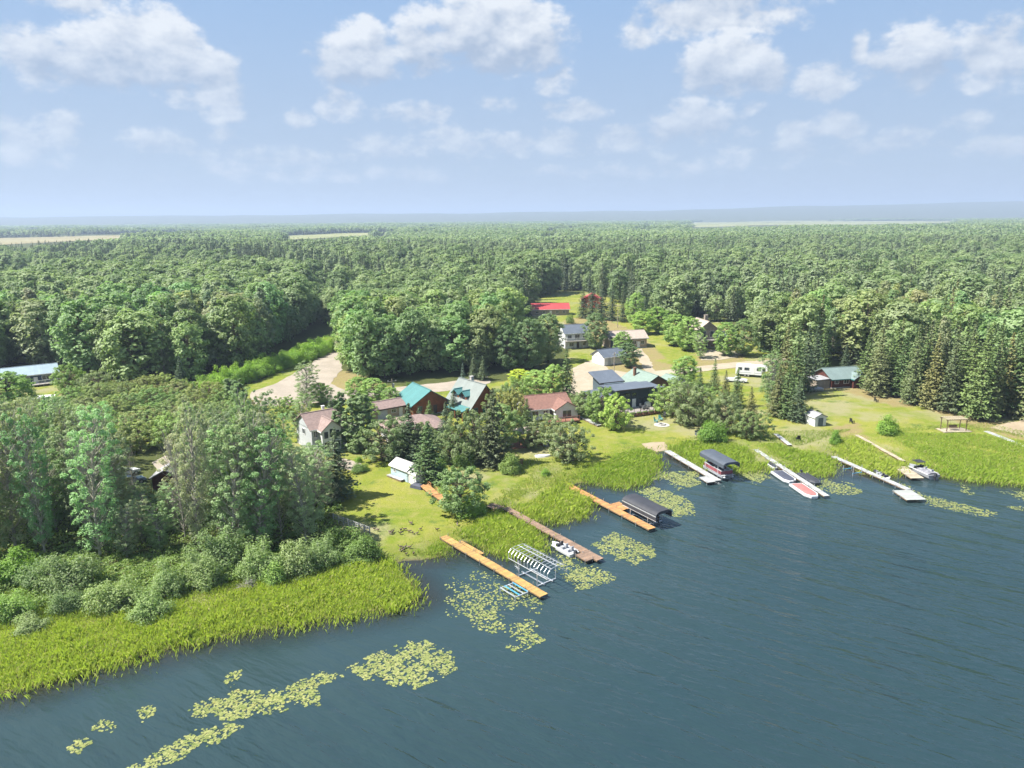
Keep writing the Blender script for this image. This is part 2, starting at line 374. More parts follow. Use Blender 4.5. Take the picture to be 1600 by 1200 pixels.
def ground_mat():
    m = bpy.data.materials.new('ground_grass'); m.use_nodes = True; T = NT(m.node_tree); b = T.n['Principled BSDF']
    pos = T.add('ShaderNodeNewGeometry').outputs['Position']
    A = lambda n: T.add('ShaderNodeAttribute', attribute_name=n).outputs['Fac']
    dry, fl, sh = A('dry'), A('floor'), A('shore')
    n1 = T.noise(pos, .07, 4, .6); n2 = T.noise(pos, .55, 4, .62); n3 = T.noise(pos, 3.2, 3, .6)
    lawn = T.mix(T.ramp(n1, .36, .64), (0.132, 0.173, 0.019), (0.210, 0.215, 0.039))
    lawn = T.mix(T.ramp(n2, .42, .72, 0, .75), lawn, (0.236, 0.215, 0.071))
    lawn = T.mix(T.ramp(n3, .45, .75, 0, .5), lawn, (0.089, 0.131, 0.017))
    lawn = T.mix(T.ramp(T.noise(pos, .028, 5, .7), .48, .62, 0, .8), lawn, (0.228, 0.215, 0.116))
    lawn = T.mix(T.ramp(T.noise(pos, .19, 5, .7), .56, .72, 0, .7), lawn, (0.082, 0.125, 0.025))
    tan = T.mix(n2, (0.248, 0.198, 0.105), (0.186, 0.155, 0.062))
    lawn = T.mix(T.ramp(T.noise(pos, .028, 5, .7), .48, .62, 0, .8), lawn, (0.228, 0.215, 0.116))
    lawn = T.mix(T.ramp(T.noise(pos, .19, 5, .7), .56, .72, 0, .7), lawn, (0.082, 0.125, 0.025))
    tan = T.mix(T.ramp(n3, .5, .75, 0, .6), tan, (0.136, 0.136, 0.037))
    c = T.mix(T.math('MULTIPLY', dry, T.ramp(n2, .25, .55, .35, 1)), lawn, tan)
    flo = T.mix(n2, (0.041, 0.056, 0.016), (0.086, 0.095, 0.032))
    c = T.mix(fl, c, flo)
    marsh = T.mix(n2, (0.064, 0.099, 0.013), (0.113, 0.130, 0.027))
    c = T.mix(T.ramp(sh, 1.0, 6.0, .55, 0), c, marsh)
    wet = T.mix(n3, (.050, .042, .026), (.115, .092, .060))
    c = T.mix(T.ramp(T.math('ADD', sh, T.math('MULTIPLY', T.math('SUBTRACT', n2, .5), 2.2)), -.7, .35, 1, 0), c, wet)
    c = T.mix(T.ramp(sh, -10, -2.5, 1, 0), c, (.035, .05, .045))
    T.put(b.inputs['Base Color'], c); b.inputs['Roughness'].default_value = .95; b.inputs['Specular IOR Level'].default_value = .1
    bp = T.add('ShaderNodeBump'); bp.inputs['Strength'].default_value = .9; bp.inputs['Distance'].default_value = .12
    T.put(bp.inputs['Height'], T.math('ADD', n3, T.noise(pos, 11, 3))); T.put(b.inputs['Normal'], bp.outputs[0])
    return m
make_ground()

def sheet_mat(name, c1, c2, c3, s=.6, bump=.03):
    m = bpy.data.materials.new(name); m.use_nodes = True; T = NT(m.node_tree); b = T.n['Principled BSDF']
    pos = T.add('ShaderNodeNewGeometry').outputs['Position']
    n1 = T.noise(pos, s*.4, 4, .6); n2 = T.noise(pos, s*3, 4, .65)
    c = T.mix(T.ramp(n1, .35, .65), c1, c2); c = T.mix(T.ramp(n2, .5, .75, 0, .7), c, c3)
    T.put(b.inputs['Base Color'], c); b.inputs['Roughness'].default_value = .95; b.inputs['Specular IOR Level'].default_value = .1
    bp = T.add('ShaderNodeBump'); bp.inputs['Strength'].default_value = .6; bp.inputs['Distance'].default_value = bump
    T.put(bp.inputs['Height'], T.noise(pos, 6, 4)); T.put(b.inputs['Normal'], bp.outputs[0])
    return m
GRAVEL = sheet_mat('gravel', (0.250, 0.219, 0.181), (0.294, 0.256, 0.215), (0.194, 0.169, 0.125))
TRACK = sheet_mat('pale_gravel', (0.275, 0.235, 0.175), (0.312, 0.271, 0.210), (0.206, 0.181, 0.106))
SAND = sheet_mat('beach_sand', (0.260, 0.210, 0.145), (0.300, 0.250, 0.180), (0.210, 0.165, 0.110))
STUBBLE = sheet_mat('field_crop', (0.210, 0.185, 0.100), (0.250, 0.225, 0.130), (0.180, 0.170, 0.075), s=.01)
HAY = sheet_mat('field_hay', (0.180, 0.195, 0.080), (0.230, 0.235, 0.110), (0.165, 0.185, 0.075), s=.01)
def sheet(name, polys, m, lift=.05, edge=2.0, jit=.35):
    """one draped sheet from one or more pixel outlines"""
    bm = bmesh.new()
    for k, poly in enumerate(polys):
        g = [G(*p) for p in poly]; pts = []
        for i, a in enumerate(g):
            b = g[(i+1) % len(g)]; n = max(1, int((b-a).length/edge))
            for j in range(n):
                p = a.lerp(b, j/n); pts.append((p.x+random.uniform(-jit, jit), p.y+random.uniform(-jit, jit)))
        vs = [bm.verts.new((x, y, 0)) for x, y in pts]
        es = [bm.edges.new((vs[i], vs[(i+1) % len(vs)])) for i in range(len(vs))]
        r = bmesh.ops.triangle_fill(bm, edges=es, use_beauty=True)
    L = 14.0 if edge > 5 else 5.0
    for _ in range(2):
        long = [e for e in bm.edges if e.calc_length() > L]
        if long: bmesh.ops.subdivide_edges(bm, edges=long, cuts=1); bmesh.ops.triangulate(bm, faces=bm.faces)
    co = np.array([v.co[:] for v in bm.verts]); z = height(co[:, 0], co[:, 1])
    for v, q in zip(bm.verts, z): v.co.z = q + lift
    bmesh.ops.recalc_face_normals(bm, faces=bm.faces)
    for f in bm.faces:
        if f.normal.z < 0: f.normal_flip()
    me = bpy.data.meshes.new(name); bm.to_mesh(me); bm.free(); me.materials.append(m)
    return tag(new_obj(name, me), kind='structure')
sheet('gravel_road', [[(393,634),(393,613),(440,595),(484,570),(504,548),(514,534),(533,532),(537,550),(534,578),(516,600),(540,610),(620,605),(700,597),(762,588),(766,599),(700,611),(620,617),(540,625),(430,636)]], GRAVEL)
sheet('lake_road', [[(880,607),(905,592),(935,588),(1000,583),(1060,576),(1140,567),(1230,560),(1232,566),(1150,574),(1075,583),(1000,592),(950,603),(938,622),(905,624)]], TRACK)
sheet('gravel_yard', [[(897,574),(932,563),(950,577),(990,584),(958,600),(944,626),(905,630),(878,614),(893,597)]], TRACK, lift=.03)
sheet('driveway', [[(900,572),(930,560),(944,568),(950,578),(945,587),(912,590)], [(988,548),(1002,545),(1016,562),(1022,581),(1008,582),(1000,566)], [(1092,549),(1125,545),(1160,552),(1150,559),(1120,563),(1095,563)]], TRACK, lift=.07)
sheet('beach_sand', [[(1548,668),(1600,656),(1720,655),(1720,690),(1640,688),(1600,683)]], SAND, lift=.05)
sheet('shore_sand', [[(1003,693),(1036,691),(1044,703),(1024,707),(1010,700)]], SAND, lift=.04)
sheet('garden_path', [[(512,722),(530,715),(560,724),(575,732),(560,737),(540,733)], [(240,722),(262,712),(285,725),(275,740),(245,745)]], GRAVEL, lift=.05)
sheet('crop_field', FIELD_PX[:1], STUBBLE, lift=.6, edge=60, jit=3)
sheet('hay_field', FIELD_PX[1:], HAY, lift=.7, edge=90, jit=4)

# ------------------------------------------------------------------ water
def make_water():
    xs = axis_coords([(-16000, -300, 12, -2), (-300, -95, 20, -1), (-95, 125, 150, 1), (125, 300, 24, 1), (300, 16000, 12, 2)])
    ys = axis_coords([(-6000, -60, 10, -2), (-60, 45, 14, 1), (45, 150, 100, 1)])
    X, Y = np.meshgrid(xs, ys); nx, ny = len(xs), len(ys); d = shore_d(X, Y)
    V = np.stack([X.ravel(), Y.ravel(), np.zeros(X.size)], 1)
    i = np.arange((ny-1)*(nx-1)); r, c = i//(nx-1), i % (nx-1); a = r*nx+c
    Fq = np.stack([a, a+1, a+nx+1, a+nx], 1)
    Fq = Fq[d[Fq].min(1) < 1.5]
    m = bpy.data.materials.new('lake_water'); m.use_nodes = True; T = NT(m.node_tree); T.n.clear()
    out = T.add('ShaderNodeOutputMaterial'); pos = T.add('ShaderNodeNewGeometry').outputs['Position']
    dep = T.math('MULTIPLY', T.add('ShaderNodeAttribute', attribute_name='shore').outputs['Fac'], -1.0)
    def waves(rot, sx, sy, det, rough=.55, dist=0.0):
        mp = T.add('ShaderNodeMapping', vector_type='TEXTURE'); mp.inputs['Rotation'].default_value = (0, 0, rot); mp.inputs['Scale'].default_value = (1/sx, 1/sy, 1)
        T.put(mp.inputs[0], pos); return T.noise(mp.outputs[0], 1.0, det, rough, dist)
    a1 = R(-38)                                   # crests run from upper left to lower right
    swell = waves(a1, .06, .42, 1, .4, .3); chop = waves(R(-30), .40, 1.6, 1, .5, .3); rip = waves(R(-46), 1.7, 4.6, 1, .5)
    gust = T.noise(pos, .035, 3, .55)
    h = T.math('ADD', T.math('MULTIPLY', swell, .92), T.math('ADD', T.math('MULTIPLY', chop, .30), T.math('MULTIPLY', rip, .055)))
    calm = T.math('MULTIPLY', T.ramp(dep, 0, 22, .16, 1.0), T.ramp(gust, .3, .7, .65, 1.1))
    bp = T.add('ShaderNodeBump'); bp.inputs['Distance'].default_value = .8; T.put(bp.inputs['Strength'], calm); T.put(bp.inputs['Height'], h)
    n4 = T.noise(pos, .12, 3)
    body = T.mix(T.ramp(dep, 3, 40), (.022, .043, .048), (.014, .033, .041))
    body = T.mix(T.math('MULTIPLY', n4, .5), body, (.020, .034, .036))
    df = T.add('ShaderNodeBsdfDiffuse'); T.put(df.inputs[0], body); T.put(df.inputs[2], bp.outputs[0])
    tp = T.add('ShaderNodeBsdfTransparent'); T.put(tp.inputs[0], (.62, .60, .50))
    under = T.add('ShaderNodeMixShader'); T.put(under.inputs[0], T.ramp(dep, .2, 7.0, .22, 1.0)); T.l.new(tp.outputs[0], under.inputs[1]); T.l.new(df.outputs[0], under.inputs[2])
    gl = T.add('ShaderNodeBsdfGlossy'); gl.inputs['Roughness'].default_value = .11; T.put(gl.inputs[0], (.92, .97, 1)); T.l.new(bp.outputs[0], gl.inputs['Normal'])
    fr = T.add('ShaderNodeFresnel'); fr.inputs[0].default_value = 1.333; T.l.new(bp.outputs[0], fr.inputs[1])
    mx = T.add('ShaderNodeMixShader'); T.put(mx.inputs[0], T.math('MINIMUM', fr.outputs[0], .20)); T.l.new(under.outputs[0], mx.inputs[1]); T.l.new(gl.outputs[0], mx.inputs[2])
    T.l.new(mx.outputs[0], out.inputs[0])
    me = mesh_np('lake_water', V, Fq, [m], smooth=True)
    at = me.attributes.new('shore', 'FLOAT', 'POINT'); at.data.foreach_set('value', np.clip(d, -60, 10).astype(np.float32))
    return tag(new_obj('lake_water', me), kind='structure')
make_water()
# ------------------------------------------------------------------ foliage builders (numpy)
def unit(v): return v/np.maximum(np.linalg.norm(v, axis=-1, keepdims=True), 1e-9)
def leaf_cards(P, N, size, rng, aspect=.62):
    """bent two-triangle leaf sprays at P facing N (with scatter)"""
    n = len(P); t = unit(np.cross(N, rng.normal(size=(n, 3)))); b = np.cross(N, t)
    s = (size*rng.uniform(.6, 1.35, n))[:, None]; a = s*aspect
    fold = N*s*.22
    V = np.stack([P-t*s-fold*.5, P-b*a+fold*.4, P+t*s-fold*.5, P+b*a+fold*.4], 1).reshape(-1, 3)
    i = np.arange(n)*4
    return V, np.stack([i, i+1, i+2, i+3], 1)
def tube_rings(pts, rad, k=5):
    pts = np.asarray(pts, float); V = []; Fc = []
    for j, (p, r) in enumerate(zip(pts, rad)):
        d = pts[min(j+1, len(pts)-1)]-pts[max(j-1, 0)]; d = d/max(np.linalg.norm(d), 1e-9)
        u = np.cross(d, [0.3, .9, .1]); u /= max(np.linalg.norm(u), 1e-9); w = np.cross(d, u)
        for i in range(k):
            t = 2*math.pi*i/k; V.append(p + r*(math.cos(t)*u + math.sin(t)*w))
    for j in range(len(pts)-1):
        for i in range(k): Fc.append((j*k+i, j*k+(i+1) % k, (j+1)*k+(i+1) % k, (j+1)*k+i))
    return V, Fc
class Wood:
    def __init__(s): s.V = []; s.F = []
    def limb(s, pts, rad, k=5):
        v, f = tube_rings(pts, rad, k); b = len(s.V); s.V += v; s.F += [tuple(b+i for i in q) for q in f]
    def mesh(s, name, m): return mesh_np(name, np.array(s.V), np.array(s.F), [m], smooth=True)

BARK = mat('pale_bark', (.33, .31, .26), .9, .3, 2.5, bump=.03, bscale=14, dirt=.4)
BARK_D = mat('dark_bark', (.105, .08, .06), .95, .3, 2.5, bump=.04, bscale=14)
TWIG = mat('grey_twigs', (.30, .285, .26), .95, .2, 3)
L_ASPEN = leaf_mat('aspen_leaves', (.195, .275, .130), (.385, .455, .255), dryf=.12, dry=(.52, .52, .42))
L_GREEN = leaf_mat('poplar_leaves', (.170, .260, .105), (.400, .475, .225), dryf=.08)
L_SPRUCE = leaf_mat('spruce_needles', (.078, .120, .066), (.180, .215, .104), dryf=.10, dry=(.12, .105, .045), trans=.18)
L_WILLOW = leaf_mat('willow_leaves', (.190, .260, .100), (.350, .410, .180), dryf=.10, dry=(.34, .33, .24))
L_BUSH = leaf_mat('bush_leaves', (.150, .245, .045), (.260, .355, .075), dryf=.05)

def broadleaf(seed, H=18, Wd=6, base=.28, clumps=90, per=70, leaf=.26, shape='oval', lean=.0, multi=1, clump_r=.95, ns=.42):
    """tree as (trunk mesh, crown mesh); unit metres, base at origin"""
    rng = np.random.default_rng(seed); wood = Wood(); P = []; N = []
    stems = []
    for s in range(multi):
        a = rng.uniform(0, 6.28); o = np.array([math.cos(a), math.sin(a)])*(0 if multi == 1 else Wd*.10)
        tip = np.array([rng.normal(0, lean+.02)*H + o[0]*2.4, rng.normal(0, lean+.02)*H + o[1]*2.4, H*rng.uniform(.88, .97)])
        mid = np.array([o[0]*1.4+rng.normal(0, .2), o[1]*1.4+rng.normal(0, .2), H*.5])
        t = np.linspace(0, 1, 8)[:, None]; p0 = np.array([o[0], o[1], -.3])
        pts = (1-t)**2*p0 + 2*t*(1-t)*mid + t*t*tip
        r0 = (.0075*H+.02)/multi**.4
        wood.limb(pts, [r0*(1.25 if i == 0 else 1)*(1-i/8)**.8+.015 for i in range(8)], 6); stems.append(pts)
    for c in range(clumps):
        st = stems[c % multi]
        u = base + (1-base)*((c+rng.uniform(0, 1))/clumps)**.92
        k = (u-base)/(1-base)
        if shape == 'oval': prof = math.sin(math.pi*min(1, .16+.84*k))**.7 if k < .97 else .25
        elif shape == 'round': prof = (1-(2*k-1)**2)**.5*.95+.1
        elif shape == 'column': prof = .55+.45*math.sin(math.pi*min(1, .1+.9*k))
        elif shape == 'vase': prof = (.42+.62*math.sin(math.pi*min(.62, .06+.62*k)))*(1 if k < .9 else .72)
        else: prof = 1.05-.75*k
        idx = u*7; i0 = min(6, int(idx)); pc = st[i0]+(st[i0+1]-st[i0])*(idx-i0)
        ang = c*2.39996+rng.normal(0, .35); rr = Wd/2*prof*rng.uniform(.35, 1.0)**.6*rng.uniform(.8, 1.12)
        ctr = np.array([pc[0]+rr*math.cos(ang), pc[1]+rr*math.sin(ang), u*H+rng.normal(0, .25)])
        st_z = max(H*.08, ctr[2]-rr*(1.15 if shape != 'round' else .6)); f = st_z/H*7; j0 = min(6, int(f)); ps = st[j0]+(st[j0+1]-st[j0])*(f-j0)
        m = ps*.45+ctr*.55+np.array([0, 0, -.12*rr])
        if rr > .5: wood.limb([ps, m, ctr], [.035+.006*rr*2, .03, .012], 4)
        cr = clump_r*rng.uniform(.65, 1.25)*(1-.35*k)
        n = int(per*rng.uniform(.6, 1.3)); d = unit(rng.normal(size=(n, 3)))
        rad = cr*rng.uniform(.25, 1, n)**.5
        q = ctr + d*rad[:, None]*np.array([1, 1, .82])
        out = unit(ctr-np.array([pc[0], pc[1], ctr[2]-.8]))
        P.append(q); N.append(unit(d*.7+out*.55+np.array([0, 0, .45])+rng.normal(0, ns, (n, 3))))
        if rng.random() < .4:                                    # bare twig ends showing through
            for _ in range(2):
                e = ctr+unit(rng.normal(size=3))*cr*1.15; wood.limb([ctr, e], [.014, .006], 3)
    V, Fq = leaf_cards(np.concatenate(P), np.concatenate(N), leaf, rng)
    V[:, 2] = np.maximum(V[:, 2], .05)
    return wood, V, Fq
def spruce(seed, H=16, Wd=5.5, levels=30, per=10, leaf=.30, sparse=.0):
    rng = np.random.default_rng(seed); wood = Wood(); P = []; N = []
    bend = rng.normal(0, .006, 2)*H
    wood.limb([(0, 0, -.3), (bend[0]*.3, bend[1]*.3, H*.4), (bend[0], bend[1], H*.985)], [.011*H+.05, .008*H+.02, .012], 6)
    for L in range(levels):
        k = (L+rng.uniform(-.3, .3))/levels; z = H*(.07+.92*max(0, k))
        R0 = Wd/2*(1-max(0, k))**.82*(.72+.28*min(1, .35+k*4))
        nb = max(4, int(7.5*(1-k)+3.5))
        for j in range(nb):
            if rng.random() < sparse: continue
            a = 6.283*(j/nb)+L*.73+rng.normal(0, .16); ln = R0*rng.uniform(.66, 1.14)+.10
            d = np.array([math.cos(a), math.sin(a), 0]); side = np.array([-d[1], d[0], 0])
            m = max(3, int(per*ln/(Wd/2)+2)); s = rng.uniform(.12, 1, m)
            drop = -.34*ln*s**1.3 + .16*ln*s**3 + (.12 if k > .7 else 0)*s
            wid = .36*ln*(1-.72*s)*.9+.06
            p = d*(s*ln)[:, None] + side*(rng.uniform(-1, 1, m)*wid)[:, None]
            p[:, 2] += z + drop - rng.uniform(0, .22, m)
            p[:, :2] += bend*(z/H)
            P.append(p); N.append(unit(np.array([0, 0, .85])+d*.45+rng.normal(0, .38, (m, 3))))
            if ln > 1.2 and rng.random() < .3: wood.limb([(bend[0]*z/H, bend[1]*z/H, z), tuple(d*ln*.85+np.array([0, 0, z-.25*ln]))], [.03, .01], 3)
    t = rng.uniform(0, 1, 26); P.append(np.stack([bend[0]+rng.normal(0, .07, 26), bend[1]+rng.normal(0, .07, 26), H*(.94+.065*t)], 1)); N.append(unit(rng.normal(size=(26, 3))))
    V, Fq = leaf_cards(np.concatenate(P), np.concatenate(N), leaf, rng, .5)
    return wood, V, Fq
def shrub(seed, H=3.5, Wd=4.5, clumps=34, per=70, leaf=.17, dead=False):
    rng = np.random.default_rng(seed); wood = Wood(); P = []; N = []
    for c in range(clumps):
        a = c*2.39996+rng.normal(0, .3); k = rng.uniform(0, 1); phi = math.acos(1-k*.96)
        rad = rng.uniform(.55, 1.08)*(.82+.18*math.sin(2*a+seed)+.12*math.sin(3*a+2*seed))
        ctr = np.array([Wd/2*math.sin(phi)*math.cos(a)*rad, Wd/2*math.sin(phi)*math.sin(a)*rad, max(.3, H*math.cos(phi)*rad*.86+.08*H)])
        wood.limb([(rng.normal(0, .2), rng.normal(0, .2), -.1), ctr*.55+np.array([0, 0, .12*H]), ctr], [.05, .03, .010], 4)
        if dead:
            for _ in range(9):
                e = ctr+unit(rng.normal(size=3)+np.array([0, 0, .4]))*rng.uniform(.4, .9); wood.limb([ctr*.8, e], [.018, .006], 3)
            continue
        cr = rng.uniform(.5, .85)*min(1.1, Wd/4.2)
        n = int(per*rng.uniform(.7, 1.3)); d = unit(rng.normal(size=(n, 3)))
        q = ctr+d*(cr*rng.uniform(.2, 1, n)**.5)[:, None]
        P.append(q); N.append(unit(d*.8+unit(ctr)*.5+np.array([0, 0, .4])+rng.normal(0, .4, (n, 3))))
    if dead: return wood, None, None
    V, Fq = leaf_cards(np.concatenate(P), np.concatenate(N), leaf, rng, .5)
    V[:, 2] = np.maximum(V[:, 2], .03)
    return wood, V, Fq

KIND = {}       # kind -> list of (trunk mesh, crown mesh, H, Wd)
def reg(kind, made, H, Wd, bark, leafm):
    w, V, Fq = made; i = len(KIND.setdefault(kind, []))
    tm = w.mesh(kind+'_trunk', bark)
    cm = mesh_np(kind+'_crown', V, Fq, [leafm]) if V is not None else None
    KIND[kind].append((tm, cm, H, Wd))
for i in range(5): reg('aspen', broadleaf(10+i, 19, 5.8, .10, 150, 60, .13, 'vase', .024, clump_r=.66), 19, 5.8, BARK, L_ASPEN)
for i in range(4): reg('poplar', broadleaf(20+i, 16, 8.2, .08, 170, 76, .19, 'round', .01, clump_r=.95), 16, 8.2, BARK_D, L_GREEN)
for i in range(5): reg('spruce', spruce(30+i, 16, 5.6, 34, 20, .22), 16, 5.6, BARK_D, L_SPRUCE)
for i in range(2): reg('pine', spruce(38+i, 16, 7.6, 34, 30, .24, .08), 16, 7.6, BARK_D, L_SPRUCE)
for i in range(4): reg('willow', broadleaf(40+i, 7, 7.6, .08, 140, 76, .135, 'round', .02, multi=3, clump_r=.68), 7, 7.6, BARK_D, L_WILLOW)
for i in range(4): reg('bush', shrub(50+i, 3.4, 4.6, 66, 90, .12), 3.4, 4.6, BARK_D, L_BUSH)
for i in range(3): reg('shrub', shrub(56+i, 3.4, 4.8, 66, 90, .11), 3.4, 4.8, TWIG, L_WILLOW)
for i in range(2): reg('column', broadleaf(60+i, 12, 2.6, .03, 90, 60, .20, 'column', .004, clump_r=.55), 12, 2.6, BARK, L_GREEN)
for i in range(2): reg('dead', shrub(66+i, 2.6, 3.2, 22, dead=True), 2.6, 3.2, TWIG, None)
# lighter copies of the builders for trees more than 170 m off
for i in range(4): reg('aspen_mid', broadleaf(70+i, 17, 6.2, .12, 64, 42, .34, 'oval', .012, clump_r=1.2, ns=.24), 17, 6.2, BARK, L_ASPEN)
for i in range(4): reg('poplar_mid', broadleaf(74+i, 16, 8.6, .10, 80, 46, .36, 'round', .01, clump_r=1.6, ns=.22), 16, 8.6, BARK_D, L_GREEN)
for i in range(4): reg('spruce_mid', spruce(78+i, 17, 5.8, 26, 9, .38), 17, 5.8, BARK_D, L_SPRUCE)

TREE_N = {}
def plant(kind, name, x, y, h, w=None, label='', cat='tree', group=None, tint=(1, 1, 1), z=None, parts=True):
    lst = KIND[kind]; i = TREE_N.get(kind, 0); TREE_N[kind] = i+1
    tm, cm, H, Wd = lst[i % len(lst)]
    sz = h/H; sx = (w/Wd) if w else sz*random.uniform(.85, 1.15)
    t = thing(name, label, cat, (x, y, (hz(x, y) if z is None else z)-.05), random.uniform(0, 6.28), group)
    t.scale = (sx, sx, sz)
    a = new_obj('trunk' if cm else 'branches', tm, t)
    if cm:
        c = new_obj('crown', cm, t); c.color = (*tint, 1)
    return t
def top_h(px, py, pyt):
    g = G(px, py); r = cam_ray(px, pyt)
    return g, CAM_H + g.y*r[2]/r[1] - g.z
